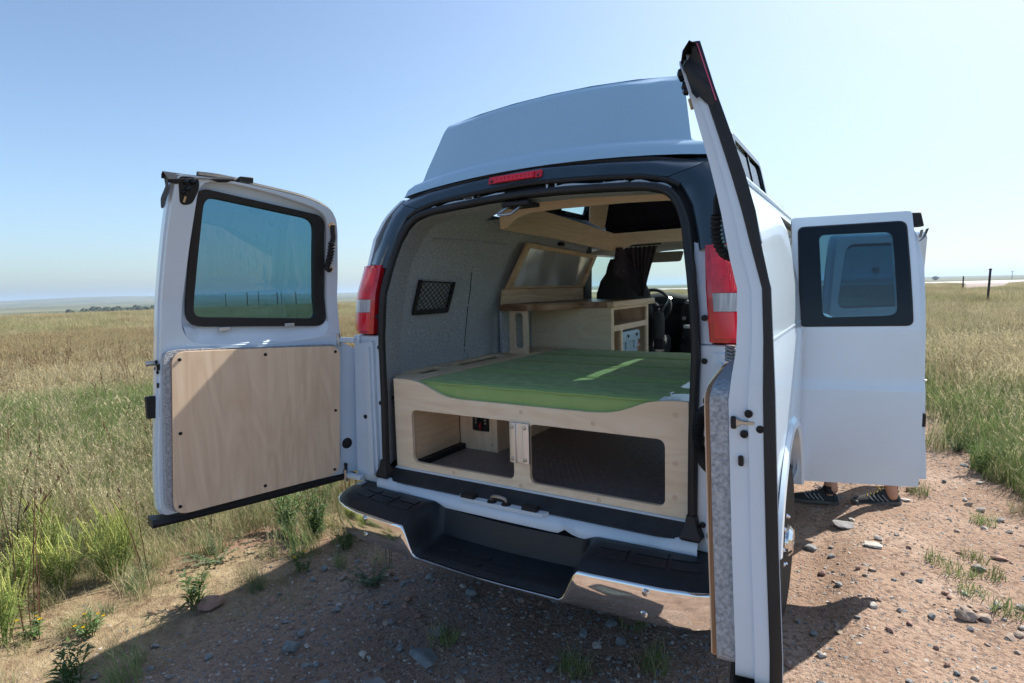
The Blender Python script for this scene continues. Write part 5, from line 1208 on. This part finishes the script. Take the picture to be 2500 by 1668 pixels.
def scatter(name, P, ROT, SCL, IDX, coll, kind='stuff'):
    me = bpy.data.meshes.new(name); me.from_pydata(P.tolist(), [], [])
    me.attributes.new('rot', 'FLOAT_VECTOR', 'POINT').data.foreach_set('vector', ROT.astype(np.float32).ravel())
    me.attributes.new('scl', 'FLOAT', 'POINT').data.foreach_set('value', SCL.astype(np.float32))
    me.attributes.new('idx', 'INT', 'POINT').data.foreach_set('value', IDX.astype(np.int32))
    o = bpy.data.objects.new(name, me); COL.objects.link(o); o['kind'] = kind
    ng = bpy.data.node_groups.new(name, 'GeometryNodeTree'); ng.interface.new_socket('Geometry', in_out='INPUT', socket_type='NodeSocketGeometry'); ng.interface.new_socket('Geometry', in_out='OUTPUT', socket_type='NodeSocketGeometry')
    N = ng.nodes.new; L = ng.links.new; gi = N('NodeGroupInput'); go = N('NodeGroupOutput'); ip = N('GeometryNodeInstanceOnPoints'); ci = N('GeometryNodeCollectionInfo')
    ci.inputs['Collection'].default_value = coll; ci.inputs['Separate Children'].default_value = True; ci.inputs['Reset Children'].default_value = True
    def at(nm, ty):
        a = N('GeometryNodeInputNamedAttribute'); a.data_type = ty; a.inputs['Name'].default_value = nm; return a.outputs['Attribute']
    L(gi.outputs[0], ip.inputs['Points']); L(ci.outputs[0], ip.inputs['Instance']); ip.inputs['Pick Instance'].default_value = True
    L(at('idx', 'INT'), ip.inputs['Instance Index']); L(at('rot', 'FLOAT_VECTOR'), ip.inputs['Rotation']); L(at('scl', 'FLOAT'), ip.inputs['Scale']); L(ip.outputs[0], go.inputs[0])
    md = o.modifiers.new('scatter', 'NODES'); md.node_group = ng; return o
def sample(n, r0, r1, a0, a1, power=1.0):
    u = RNG.random(n); r = np.sqrt(r0*r0+(r1*r1-r0*r0)*u**power); a = np.radians(a0+(a1-a0)*RNG.random(n)); return CAM.x+r*np.sin(a), CAM.y+r*np.cos(a), r
def trackmask(x, y):    # 1 on bare track
    n = (vnoise(x, y, 1.4, 21)-.5)*.9+(vnoise(x, y, .5, 22)-.5)*.7
    lft = sstep(-1.85, -1.05, x+n*.6); xb = np.interp(y, [0, 2, 3, 4.3, 5.2, 6], [2.6, 2.45, 2.25, 1.95, 1.75, 1.7]); rgt = 1-sstep(-.15, .35, x-xb+n*.4)
    return lft*rgt
PX_, PY_, KI, SC_ = [], [], [], []
def put(x, y, kinds, s): PX_.append(x); PY_.append(y); KI.append(kinds); SC_.append(s)
def choose(x, y, r, far=False):
    n1 = vnoise(x, y, .55, 31); n2 = vnoise(x, y, .21, 32); n3 = RNG.random(len(x)); k = np.zeros(len(x), int)
    left = x < 0
    r = r+5*(vnoise(x, y, .33, 51)-.5)+2*(RNG.random(len(x))-.5)
    if not far:
        k = np.where(n1+.8*(RNG.random(len(x))-.5) > np.where(r < 9, .60, .66), 2, np.where(n2+.3*(n3-.5) > .62, 3, np.where(n3 < .30, 0, 1)))
        k = np.where((k == 2) & (r < 4.5) & (n3 > .45), 1, k); k = np.where((n3 > .93), 4, k); k = np.where((r < 4.2) & (n3 < .6) & (k != 2), 5, k)
        k = np.where((r < 3.2) & (k == 0), 1, k)
    else:
        red = left & (r > 12) & (r < 30); k = np.where(n2+.35*(n3-.5) > .52, 7, 6); k = np.where(red & (n3 < .75), 8, k); k = np.where((~red) & (n3 > .9), 8, k)
    return k
# near band
x, y, r = sample(15000, 1.7, 10, -84, -38); m_ = RNG.random(len(x)) > trackmask(x, y)*1.02; x, y, r = x[m_], y[m_], r[m_]
keep = RNG.random(len(x)) < np.clip(.42+.58*sstep(3.0, 6.0, r), 0, 1)*np.clip(.5+.5*sstep(-1.8, -3, x), 0, 1)*(.30+.70*(vnoise(x, y, 1.1, 41) > np.where(r < 4.2, .54, .40))); keep &= RNG.random(len(x)) > .5*sstep(-2.5, -1.75, x)*(1-sstep(.2, 1.2, y)); x, y, r = x[keep], y[keep], r[keep]
put(x, y, choose(x, y, r), (.5+.6*RNG.random(len(x)))*np.clip(.20+.085*r, .34, .85))
x, y, r = sample(9000, 4.0, 12, -12, 24); m_ = (RNG.random(len(x)) > trackmask(x, y)*1.02) & (x > 1.5); x, y, r = x[m_], y[m_], r[m_]
keep = RNG.random(len(x)) < np.clip(.2+.8*sstep(2.0, 3.0, x), 0, 1); x, y, r = x[keep], y[keep], r[keep]
kk = choose(x, y, r); kk = np.where((RNG.random(len(x)) < .45) & (kk != 2), 0, kk); put(x, y, kk, (.5+.6*RNG.random(len(x)))*np.clip(.2+.09*r, .3, 1.15))
# middle and far
for n_, r0, r1, a0, a1 in ((5200, 9.5, 30, -84, -36), (9000, 28, 100, -84, -30), (2500, 11, 32, -14, 24), (6500, 30, 150, -32, 24)):
    x, y, r = sample(n_, r0, r1, a0, a1, 1.15); m_ = ~((np.abs(x) < 2.2) & (y < 60)); 
    azd = np.degrees(np.arctan2(x-CAM.x, y-CAM.y)); m_ &= ~((r > 90) & (azd > 6.6) & (azd < 9.6))
    x, y, r = x[m_], y[m_], r[m_]
    put(x, y, choose(x, y, r, True), (.55+.5*RNG.random(len(x)))*np.clip(.68+r/130, .68, 1.15))
# dark dry dock stalks standing above the meadow
x, y, r = sample(420, 3.2, 16, -84, -40); put(x, y, np.full(len(x), 9), .6+.6*RNG.random(len(x)))
x, y, r = sample(160, 5, 18, 3, 24); m_ = x > 2.0; put(x[m_], y[m_], np.full(int(m_.sum()), 9), .6+.5*RNG.random(int(m_.sum())))
x = np.concatenate(PX_); y = np.concatenate(PY_); k = np.concatenate(KI); s = np.concatenate(SC_); n_ = len(x)
rot = np.stack([RNG.normal(0, .06, n_), RNG.normal(0, .06, n_), RNG.random(n_)*6.283], -1)
scatter('grass', np.stack([x, y, gz(x, y)-.01], -1), rot, s, k*NV_+RNG.integers(0, NV_, n_), protos)
print('grass instances', n_)

# ------------------------------------------------------------------ stones
def stone_mesh(name, m, seed, sub=2, flat=.6, ang=.0):
    bm = bmesh.new(); bmesh.ops.create_icosphere(bm, subdivisions=sub, radius=1); q = np.random.default_rng(seed)
    el = np.array([1, .62+.3*q.random(), flat*(.6+.6*q.random())]); ph = q.random(9)*6.28
    pl = [(q.normal(size=3), .48+.36*q.random()) for _ in range(16)]
    for v in bm.verts:
        d = np.array(v.co); 
        for nn, lim in pl:
            nn = nn/np.linalg.norm(nn); t = d@nn
            if t > lim: d = d-nn*(t-lim)
        w_ = 1+.07*math.sin(d[0]*5+ph[0])*math.cos(d[1]*4+ph[1])+.05*math.sin(d[2]*7+ph[2]+d[0]*6)
        v.co = Vector(d*el*w_)
    me = bpy.data.meshes.new(name); bm.to_mesh(me); bm.free(); me.materials.append(m); me.shade_smooth(); me.set_sharp_from_angle(angle=R(22)); return me
SM = {'grey': mat('grey_stone', (.22, .22, .22), .85, var=.25, vscale=1.6, bump=.5, bscale=4), 'blue-grey': mat('blue_grey_stone', (.20, .22, .23), .85, var=.25, vscale=1.5, bump=.5, bscale=4),
      'pinkish': mat('pinkish_stone', (.32, .20, .16), .88, var=.25, vscale=1.4, bump=.5, bscale=4), 'tan': mat('tan_stone', (.32, .25, .20), .88, var=.25, vscale=1.7, bump=.5, bscale=4), 'pale': mat('pale_stone', (.46, .42, .38), .88, var=.15, vscale=1.5, bump=.4, bscale=4)}
SMESH = {c: [stone_mesh('stone_'+c.replace('-', '_'), m, 7*i+j*31) for j in range(5)] for i, (c, m) in enumerate(SM.items())}
def rock(x, y, s, colr, label, seed, flat=.55, rz=0, name='rock', sink=.25, sub=3, sx=1, grp=None):
    me = stone_mesh('rock', SM[colr], seed, sub, flat); o = bpy.data.objects.new(name, me); COL.objects.link(o)
    zmin = min(v.co.z for v in me.vertices)*s
    o.location = (x, y, float(gz(x, y))-zmin*(1-sink)); o.scale = (s*sx, s, s); o.rotation_euler = (0, 0, rz); return tag(o, label, 'rock', grp)
rock(-.40, -.16, .074, 'blue-grey', 'large flat blue-grey rock with a tuft behind it in the van shade', 5, .30, -.3, sx=1.3)
rock(-.43, -.015, .045, 'blue-grey', 'rounded blue-grey rock just behind the largest shaded rock', 9, .6, .3)
rock(-.42, -.42, .065, 'grey', 'grey rock at the bottom picture edge below the bumper', 12, .5, .8)
rock(-.52, .38, .045, 'blue-grey', 'pale slate rock alone under the middle of the bumper', 15, .55, .5)
rock(1.16, 2.12, .070, 'grey', 'long flat grey slab in the shade near the shoes', 18, .30, .1, sx=1.3)
rock(1.00, 1.75, .045, 'grey', 'dark grey rock in the shade beside the rear tyre', 21, .55, .6)
rock(1.32, 1.84, .058, 'pale', 'pale flat rock on the sunlit edge of the shadow', 24, .30, .0, sx=1.3)
rock(1.79, 1.78, .042, 'grey', 'rounded light grey rock between grass tufts at right', 27, .7, .2)
rock(1.68, 1.20, .056, 'tan', 'blocky brown rock alone in the sunlit dirt', 33, .62, .3)
rock(1.91, 2.0, .045, 'pinkish', 'angular red-brown rock casting a shadow near the right edge', 36, .5, .1)
rock(1.98, 1.40, .055, 'pale', 'pale rock at the right edge behind a grass tuft', 39, .5, .4)
rock(1.52, 2.77, .042, 'pale', 'flat pale rock beside the heel of the right shoe', 42, .35, .3, sx=1.3)
rock(-1.62, -.42, .09, 'pinkish', 'pink sandstone rock half under dry grass at the track edge', 45, .5, .7)
rock(-.96, -.42, .05, 'blue-grey', 'small smooth blue-grey rock left of the shaded gravel', 48, .7, .9)
rock(-.62, -.55, .055, 'blue-grey', 'slate-blue rock on the shaded gravel near the bottom edge', 51, .7, .2)
def PJ(x, y, z):
    d = Vector((x, y, z))-CAM; k = d.dot(cf)
    return (1250+1389.2*d.dot(cr)/k, 834-1389.2*d.dot(cu)/k) if k > .1 else (-1, -1)
stones = []
q = np.random.default_rng(11)
while len(stones) < 4200:
    if q.random() < .55: x, y = q.uniform(-1.6, .95), q.uniform(-1.0, .75)
    else: x, y = q.uniform(.95, 2.4), q.uniform(.1, 4.5)
    u, vv = PJ(x, y, GZ)
    if not (0 < u < 2500 and 1100 < vv < 1700): continue
    if u < 1720 and vv < 1290+.28*(u-820): continue
    if 1660 < u < 1895: continue
    if x < .9 and q.random() > float(sstep(-1.75, -1.1, x)): continue
    stones.append((x, y, .0062*(1/(q.random()**.55+.10))**1.0*(.6+.5*q.random())))
stones.sort(key=lambda t_: -t_[2]/math.hypot(t_[0]-CAM.x, t_[1]-CAM.y))
for k, (x, y, s) in enumerate(stones[:285]):
    s = min(s, .034); shade_right = x > .9 and x < 1.12+.27*max(0, y-.6)
    colr = ('grey', 'blue-grey', 'pinkish', 'tan', 'pale')[q.choice(5, p=(.24, .28, .16, .2, .12) if (x < .9 or shade_right) else (.12, .08, .28, .28, .24))]  # shade put into the colour mix: greyer in it, paler in sun
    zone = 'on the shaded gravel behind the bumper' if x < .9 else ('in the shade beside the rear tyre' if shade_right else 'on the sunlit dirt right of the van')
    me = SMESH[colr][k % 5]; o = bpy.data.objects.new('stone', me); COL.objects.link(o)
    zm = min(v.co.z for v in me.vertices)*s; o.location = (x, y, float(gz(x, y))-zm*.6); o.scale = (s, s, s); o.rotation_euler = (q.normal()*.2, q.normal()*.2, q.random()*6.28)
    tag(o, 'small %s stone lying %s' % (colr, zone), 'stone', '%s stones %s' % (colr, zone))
peb = bpy.data.collections.new('pebble_prototypes'); i_ = 0
for c in SM:
    for j in range(3):
        o = bpy.data.objects.new('pebble_proto_%02d' % i_, stone_mesh('pebble', SM[c], 900+i_, 1)); peb.objects.link(o); i_ += 1
rest = stones[285:]
x = np.concatenate([[t_[0] for t_ in rest], q.uniform(-1.9, .95, 30000), q.uniform(.95, 2.9, 30000), q.uniform(-2.6, -1.2, 1500)]); y = np.concatenate([[t_[1] for t_ in rest], q.uniform(-1.25, .9, 30000), q.uniform(-.4, 6.5, 30000), q.uniform(-1.2, .8, 1500)])
s = np.concatenate([[t_[2]*.8 for t_ in rest], .0042/(q.random(61500)**.75+.20)])
m_ = (q.random(len(x)) < .08+.92*trackmask(x, y)); x, y, s = x[m_], y[m_], s[m_]; n_ = len(x)
scatter('pebbles', np.stack([x, y, gz(x, y)+-s*.12], -1), q.random((n_, 3))*np.array([.6, .6, 6.28]), s, q.integers(0, i_, n_), peb)

# ------------------------------------------------------------------ plants one can tell apart
def plant_mesh(o_name, m, parts, parent, loc): 
    V, F, T = join(parts); me = tmesh(o_name, V, F, T, m); o = bpy.data.objects.new(o_name, me); COL.objects.link(o); o.parent = parent; return o
def leaves_on(stems, n, ln, wd, tint, tv, seed, t0=.15, up=.5):
    q = np.random.default_rng(seed); V, F, T = [], [], []
    for P in stems:
        for k in range(n):
            t = t0+(1-t0)*q.random(); i0 = min(int(t*(len(P)-1)), len(P)-2); f_ = t*(len(P)-1)-i0; c = P[i0]*(1-f_)+P[i0+1]*f_
            a = q.random()*6.283; l = ln*(.5+.7*q.random())*(1.15-.6*t); d = np.array([math.cos(a), math.sin(a), up*(.4+q.random())]); d /= np.linalg.norm(d); s = np.cross(d, [0, 0, 1]); s /= np.linalg.norm(s)+1e-6; w_ = wd*(.6+.6*q.random())
            n0 = len(V); V += [c, c+d*l*.5+s*w_, c+d*l+np.array([0, 0, -.25*l]), c+d*l*.5-s*w_]; F.append((n0, n0+1, n0+2, n0+3)); T += [min(1, max(0, tint+tv*(q.random()*2-1)))]*4
    return np.array(V), np.array(F), np.array(T)
def stems(n, spread, h, lean, seed, k=7):
    q = np.random.default_rng(seed); out = []
    for _ in range(n):
        a = q.random()*6.283; r0 = spread*.3*math.sqrt(q.random()); hh = h*(.65+.45*q.random()); l = lean*(.2+q.random()); t = np.linspace(0, 1, k)[:, None]
        out.append(np.hstack([r0*math.cos(a)+np.cos(a)*l*hh*t**1.5, r0*math.sin(a)+np.sin(a)*l*hh*t**1.5, hh*t*(1-.12*l*t)]))
    return out
def stem_tubes(S, r, tint):
    V, F, T = [], [], []
    for P in S:
        for i_ in range(len(P)-1):
            rr = r*(1-.7*i_/len(P)); n0 = len(V)
            for p, q2 in ((P[i_], rr), (P[i_+1], rr*.85)):
                for a in (0, 2.09, 4.19): V.append(p+np.array([math.cos(a)*q2, math.sin(a)*q2, 0])); T.append(tint)
            F += [(n0, n0+1, n0+4, n0+3), (n0+1, n0+2, n0+5, n0+4), (n0+2, n0, n0+3, n0+5)]
    return np.array(V), np.array(F), np.array(T)
M['bush'] = grassmat('feathery_leaf', [(0, (.17, .22, .08)), (.35, (.24, .33, .10)), (.6, (.32, .42, .13)), (.8, (.44, .48, .17)), (1, (.58, .56, .24))], .4)
M['weedleaf'] = grassmat('weed_leaf', [(0, (.05, .10, .03)), (.4, (.10, .17, .05)), (.7, (.17, .24, .13)), (1, (.28, .33, .24))], .35)
M['petal'] = grassmat('yellow_petal', [(0, (.60, .32, .01)), (1, (.75, .50, .02))], .3)
def plant(name, x, y, label, cat, kind, seed, h, n=14, grp=None):
    p = Vector((x, y, float(gz(x, y))-.005)); t = thing(name, label, cat, p, grp); q = np.random.default_rng(seed)
    if kind == 'spike':
        S = stems(n, .14, h, .45, seed); sub = []
        for P in S:
            for _ in range(5):
                i0 = q.integers(2, 6); a = q.random()*6.28; l = h*.28; tt = np.linspace(0, 1, 4)[:, None]
                sub.append(P[i0]+np.hstack([np.cos(a)*l*.35*tt, np.sin(a)*l*.35*tt, l*tt]))
        plant_mesh('stems', M['bush'], [stem_tubes(S, .004, .3)], t, p)
        plant_mesh('leaves', M['bush'], [leaves_on(S+sub, 15, .050, .0019, .35, .25, seed+1, .05), leaves_on(S+sub, 12, .030, .0017, .55, .25, seed+2, .3)], t, p)
        sp2 = []
        for P in S+sub:
            tip = P[-1]; d = P[-1]-P[-2]; d = d/np.linalg.norm(d); L_ = .05+.07*q.random(); sp2.append(np.array([tip+d*L_*z for z in np.linspace(0, 1, 4)]))
        plant_mesh('flower_spikes', M['bush'], [leaves_on(sp2, 16, .010, .004, .85, .15, seed+3, 0, .9), stem_tubes(sp2, .004, .85)], t, p)
    elif kind == 'weed':
        S = stems(n, .10, h, .35, seed); plant_mesh('stems', M['weedleaf'], [stem_tubes(S, .003, .3)], t, p)
        plant_mesh('leaves', M['weedleaf'], [leaves_on(S, 26, .085, .006, .5, .3, seed+1, .1, .7)], t, p)
    elif kind == 'flower':
        S = stems(n, .10, h, .5, seed); plant_mesh('stems', M['weedleaf'], [stem_tubes(S, .0025, .3)], t, p); plant_mesh('leaves', M['weedleaf'], [leaves_on(S, 12, .05, .005, .5, .3, seed+1, .1, .5)], t, p)
        V, F, T = [], [], []
        for P in S[::2]:
            c = P[-1]
            for k in range(9):
                a = k*.7; d = np.array([math.cos(a), math.sin(a), .25])*.009; s_ = np.array([-math.sin(a), math.cos(a), 0])*.0035; n0 = len(V); V += [c, c+d*.6+s_, c+d, c+d*.6-s_]; F.append((n0, n0+1, n0+2, n0+3)); T += [q.random()]*4
        plant_mesh('flowers', M['petal'], [(np.array(V), np.array(F), np.array(T))], t, p)
    elif kind == 'tuft':
        plant_mesh('blades', M['grass'], [blades(int(70*n/14), .07, h, .4, .7, .004, .72, .1, seed), blades(26, .08, h*1.1, .3, .8, .003, .12, .1, seed+3)], t, p)
    elif kind == 'low':
        S = stems(n, .10, h, 1.6, seed); plant_mesh('stems', M['weedleaf'], [stem_tubes(S, .002, .3)], t, p); plant_mesh('leaves', M['weedleaf'], [leaves_on(S, 20, .03, .007, .75, .25, seed+1, .1, .3)], t, p)
    return t
B = 'feathery bushes with yellow-green spikes at the lower left'
plant('spiky_bush', -2.28, -.56, 'bright green bush with pale spikes, nearest to the plywood door', 'bush', 'spike', 1, .27, 13, B)
plant('spiky_bush', -2.52, -.46, 'green spiked bush behind and left of the bush nearest the door', 'bush', 'spike', 2, .25, 11, B)
plant('spiky_bush', -2.68, -.74, 'spiked green bush at the left edge in the middle of its row', 'bush', 'spike', 3, .27, 12, B)
plant('spiky_bush', -3.0, -.62, 'spiked green bush farthest back at the left picture edge', 'bush', 'spike', 4, .27, 11, B)
plant('spiky_bush', -2.45, -.92, 'spiked green bush low at the left edge in front of its row', 'bush', 'spike', 5, .25, 12, B)
plant('spiky_bush', -2.12, -1.10, 'spiked yellow-green bush in the bottom left corner', 'bush', 'spike', 6, .26, 13, B)
plant('spiky_bush', -2.42, -.76, 'spiked bush with drooping stems between the left edge bushes', 'bush', 'spike', 16, .27, 11, B)
plant('tall_weed', -2.72, .12, 'tall thin grey-green weed above the spiked bushes', 'weed', 'weed', 7, .62, 5)
plant('tall_weed', -2.42, .05, 'second tall weed leaning right, just left of the door', 'weed', 'weed', 8, .56, 5)
plant('grey_bush', -1.80, .42, 'airy grey-green bush under the bottom edge of the plywood door', 'bush', 'weed', 9, .38, 18)
plant('grey_bush', -2.02, .36, 'airy grey-green bush left of the other one under the door', 'bush', 'weed', 10, .34, 14)
plant('flowering_weed', -1.52, .42, 'yellow flowered weed left of the bumper end', 'weed', 'flower', 11, .19, 12)
plant('flowering_weed', -1.86, -.86, 'yellow flowered weed in dry grass near the bottom edge', 'weed', 'flower', 12, .12, 10)
plant('flowering_weed', -2.05, -1.0, 'yellow flowered weed beside the bottom left corner bush', 'weed', 'flower', 22, .11, 8)
plant('flowering_weed', -1.50, .08, 'leafy weed with few yellow flowers at the shadow edge', 'weed', 'flower', 23, .14, 8)
plant('green_weed', -1.68, -.46, 'dark green upright weed at the edge of the van shadow', 'weed', 'weed', 13, .18, 6)
plant('green_weed', -2.0, -.14, 'small leafy weed on bare dirt between bush and door', 'weed', 'low', 14, .14, 12)
plant('green_weed', -1.52, -1.05, 'blue-green weed at the bottom edge in the shade', 'weed', 'weed', 15, .17, 6)
plant('creeping_weed', -1.06, .19, 'low creeping blue-green weed on gravel below the bumper', 'weed', 'low', 17, .10, 18)
for k, (x, y, h, lab) in enumerate(((1.62, 1.78, .065, 'leftmost green grass tuft in the sunlit dirt'), (1.70, 1.66, .065, 'green grass tuft just below the leftmost one'), (1.83, 1.72, .06, 'green tuft in front of the rounded grey rock'), (1.73, 1.48, .055, 'green tuft above the blocky brown rock'), (1.84, 1.33, .07, 'wide grass tuft below the pale rock at the right edge'), (1.92, 2.56, .09, 'dark tuft with pale stones near the right edge'), (1.62, 2.95, .09, 'straw and green tuft behind the right shoe'), (1.80, 1.93, .055, 'small tuft above the rounded grey rock'))):
    plant('grass_tuft', x, y, lab, 'grass tuft', 'tuft', 30+k, h, 12, 'grass tufts in the sunlit dirt')
for k, (x, y, h, lab) in enumerate(((.34, .50, .12, 'dark grass tuft right below the chrome bumper'), (.24, .06, .10, 'shaded green tuft at the bottom edge, middle of the frame'), (.52, .24, .11, 'shaded tuft left of the right rear door edge'), (-.38, -.03, .07, 'thin tuft growing behind the large shaded rock'))):
    plant('grass_tuft', x, y, lab, 'grass tuft', 'tuft', 50+k, h, 14, 'grass tufts in the van shade')
plant('grey_bush', 2.12, 5.7, 'pale sage-green bush at the meadow edge right of the side door', 'bush', 'low', 60, .34, 30)
plant('green_weed', 2.08, 3.65, 'bright green weed where dirt meets the meadow', 'weed', 'weed', 61, .26, 8)
plant('green_weed', 1.98, 4.3, 'pale green weed with broad leaves close to the side door', 'weed', 'low', 62, .28, 16)

# ------------------------------------------------------------------ person working at the side door
per = thing('person', 'person leaning into the van behind the side door, bare ankles and dark trail shoes showing', 'person', (1.2, 2.6, GZ))
def skin(name, verts, edges, rad, m, parent, root=0, lvl=2):
    o_ = wloc(parent); me = bpy.data.meshes.new(name); me.from_pydata([tuple(Vector(p)-o_) for p in verts], edges, []); o = bpy.data.objects.new(name, me); COL.objects.link(o); o.parent = parent
    md = o.modifiers.new('skin', 'SKIN'); md.use_smooth_shade = True
    for i_, r_ in enumerate(rad):
        sv = me.skin_vertices[0].data[i_]; sv.radius = (r_, r_) if not isinstance(r_, tuple) else r_; sv.use_root = i_ == root
    o.modifiers.new('subdiv', 'SUBSURF').levels = lvl; o.modifiers['subdiv'].render_levels = lvl; me.materials.append(m); return o
hip = Vector((1.20, 2.60, .84))
Vb = [(1.20, 2.60, .84), (1.12, 2.60, 1.02), (.98, 2.59, 1.18), (.80, 2.58, 1.22), (.70, 2.58, 1.22), (.60, 2.58, 1.20), (.50, 2.58, 1.18),
      (1.17, 2.70, .80), (1.33, 2.66, .42), (1.43, 2.655, .10), (1.445, 2.655, -.02),
      (1.17, 2.51, .80), (1.08, 2.56, .42), (1.07, 2.60, .10), (1.085, 2.60, -.02),
      (.82, 2.76, 1.20), (.70, 2.82, .98), (.56, 2.78, .78), (.50, 2.76, .73), (.82, 2.40, 1.20), (.70, 2.36, .98), (.56, 2.40, .78), (.50, 2.42, .73)]
Eb = [(0, 1), (1, 2), (2, 3), (3, 4), (4, 5), (5, 6), (0, 7), (7, 8), (8, 9), (9, 10), (0, 11), (11, 12), (12, 13), (13, 14), (3, 15), (15, 16), (16, 17), (17, 18), (3, 19), (19, 20), (20, 21), (21, 22)]
Rb = [.13, .115, .125, .11, .055, .085, .075, .085, .055, .042, .04, .085, .055, .042, .04, .06, .042, .03, .032, .06, .042, .03, .032]
skin('body', Vb, Eb, Rb, M['skin'], per)
for sgn, hx in ((1, 18), (-1, 22)):
    w0 = Vector(Vb[hx])
    for k in range(4):
        a = Vector((w0.x-.01, w0.y+(k-1.5)*.022, w0.z-.01)); ln = (.075, .085, .08, .062)[k]
        skin('finger', [a, a+Vector((-.4*ln, 0, -.01)), a+Vector((-.75*ln, 0, -.025)), a+Vector((-ln, 0, -.042))], [(0, 1), (1, 2), (2, 3)], [.010, .009, .0085, .007], M['skin'], per, lvl=1)
    a = w0+Vector((.01, -.03*sgn, -.01)); skin('thumb', [a, a+Vector((-.03, -.02*sgn, -.01)), a+Vector((-.06, -.02*sgn, -.025))], [(0, 1), (1, 2)], [.012, .010, .008], M['skin'], per, lvl=1)
skin('shirt', [(1.17, 2.60, .90), (1.10, 2.60, 1.04), (.98, 2.59, 1.19), (.80, 2.58, 1.225), (.74, 2.58, 1.225), (.82, 2.76, 1.20), (.75, 2.80, 1.06), (.82, 2.40, 1.20), (.75, 2.36, 1.06)], [(0, 1), (1, 2), (2, 3), (3, 4), (3, 5), (5, 6), (3, 7), (7, 8)], [.15, .14, .148, .13, .075, .08, .062, .08, .062], M['shirt'], per)
skin('shorts', [(1.19, 2.60, .86), (1.175, 2.70, .78), (1.29, 2.67, .50), (1.17, 2.51, .78), (1.10, 2.55, .50)], [(0, 1), (1, 2), (0, 3), (3, 4)], [.15, .11, .085, .11, .085], M['short'], per)
hd = skin('hair', [(.55, 2.58, 1.235), (.60, 2.58, 1.245), (.65, 2.58, 1.24)], [(0, 1), (1, 2)], [.07, .075, .05], M['curtain'], per)
for sgn in (1, -1):
    skin('ear', [(.60, 2.58+.083*sgn, 1.19), (.60, 2.58+.092*sgn, 1.20)], [(0, 1)], [.018, .012], M['skin'], per, lvl=1)
skin('nose', [(.47, 2.58, 1.12), (.445, 2.58, 1.105)], [(0, 1)], [.016, .012], M['skin'], per, lvl=1)
for sgn in (1, -1):
    add('eye', G().rev([(.011, 0), (.008, .006)], (.47, 2.58+.03*sgn, 1.155), (-.7, 0, -.7), 10), M['white'], per)
add('mouth', G().tube([(.475, 2.56, 1.09), (.470, 2.58, 1.085), (.475, 2.60, 1.09)], .004, 5), M['pink'], per)
def shoe(hx, hy, ang, name_):
    a = R(ang); d = Vector((-math.cos(a), -math.sin(a), 0)); s = Vector((math.sin(a), -math.cos(a), 0)); base = Vector((hx, hy, float(gz(hx, hy))))
    P = lambda l, w_, z: base+d*l+s*w_+Vector((0, 0, z))
    prof = [(-.02, .020, .055), (.0, .032, .085), (.04, .037, .105), (.075, .037, .108), (.105, .038, .098), (.15, .042, .075), (.20, .048, .058), (.25, .043, .044), (.275, .03, .034), (.288, .014, .024)]
    rows = []
    for l, w_, h in prof:
        rows.append([P(l, w_*math.cos(t)*(1 if math.sin(t) < .5 else .9), .014+(h-.014)*max(0, math.sin(t))**.8) for t in np.linspace(0, math.pi, 11)])
    up = add('shoe', G().loft(rows, cap=True), M['shoe'], per, sharp=60); up['label'] = name_
    so_ = [(-.028, .022), (.0, .037), (.06, .039), (.13, .042), (.20, .053), (.26, .045), (.292, .018)]
    out = [(l, w_) for l, w_ in so_]+[(l, -w_) for l, w_ in reversed(so_)]
    add('sole', G().plate(rnd(out, .02, 3), [], 0, .020, lambda u, v, w_: tuple(P(u, v, w_+.004*math.cos(u*14)+(.012 if u > .27 else 0)))), M['sole'], up, bevel=.004)
    add('collar', G().tube([P(.035+.040*math.cos(t), .034*math.sin(t), .105+.010*math.cos(t)) for t in np.linspace(0, 6.0, 16)], .008, 6, closed=True), M['black'], up)
    for k in range(5):
        l = .10+k*.021; h = interp(l, [p[0] for p in prof], [p[2] for p in prof]); add('lace', G().tube([P(l, -.018, h-.006), P(l+.006, 0, h+.004), P(l+.012, .018, h-.008)], .003, 5), M['lace'] if ang > 10 else M['stripe'], up)
    for k in range(4):
        l = .07+k*.03; add('side_stripe', G().tube([P(l, .040, .030), P(l+.02, .0385, .05), P(l+.035, .031, .072)], .0028, 5), M['stripe'], up)
    add('lace_bow', G().tube(spline([P(.10, 0, .105), P(.11, .03, .135), P(.14, .03, .12), P(.11, 0, .105), P(.13, -.03, .13)], 4), .0025, 5), M['lace'] if ang > 10 else M['stripe'], up)
    skin('ankle', [P(.035, 0, .05), P(.037, 0, .13), P(.035, 0, .24)], [(0, 1), (1, 2)], [.036, .036, .042], M['skin'], per)
    add('sock', G().tube([P(.035, 0, .08), P(.036, 0, .135)], .040, 12), M['black'], up)
shoe(1.10, 2.60, 2, 'dark trail shoe with grey stripes, the one nearer the van')
shoe(1.47, 2.68, 22, 'dark trail shoe with yellow laces, the one farther from the van')

# ------------------------------------------------------------------ summer haze over the plain
hz = bpy.data.materials.new('haze'); hz.use_nodes = True; nt = hz.node_tree; nt.nodes.clear()
o_ = nt.nodes.new('ShaderNodeOutputMaterial'); pv = nt.nodes.new('ShaderNodeVolumePrincipled')
pv.inputs['Color'].default_value = (.62, .80, 1, 1); pv.inputs['Density'].default_value = 2.6e-4; pv.inputs['Anisotropy'].default_value = .2
nt.links.new(pv.outputs[0], o_.inputs['Volume'])
add('haze', G().box(-13000, 13000, -13000, 13000, -48, 60), hz, None, sharp=None, kind='stuff')
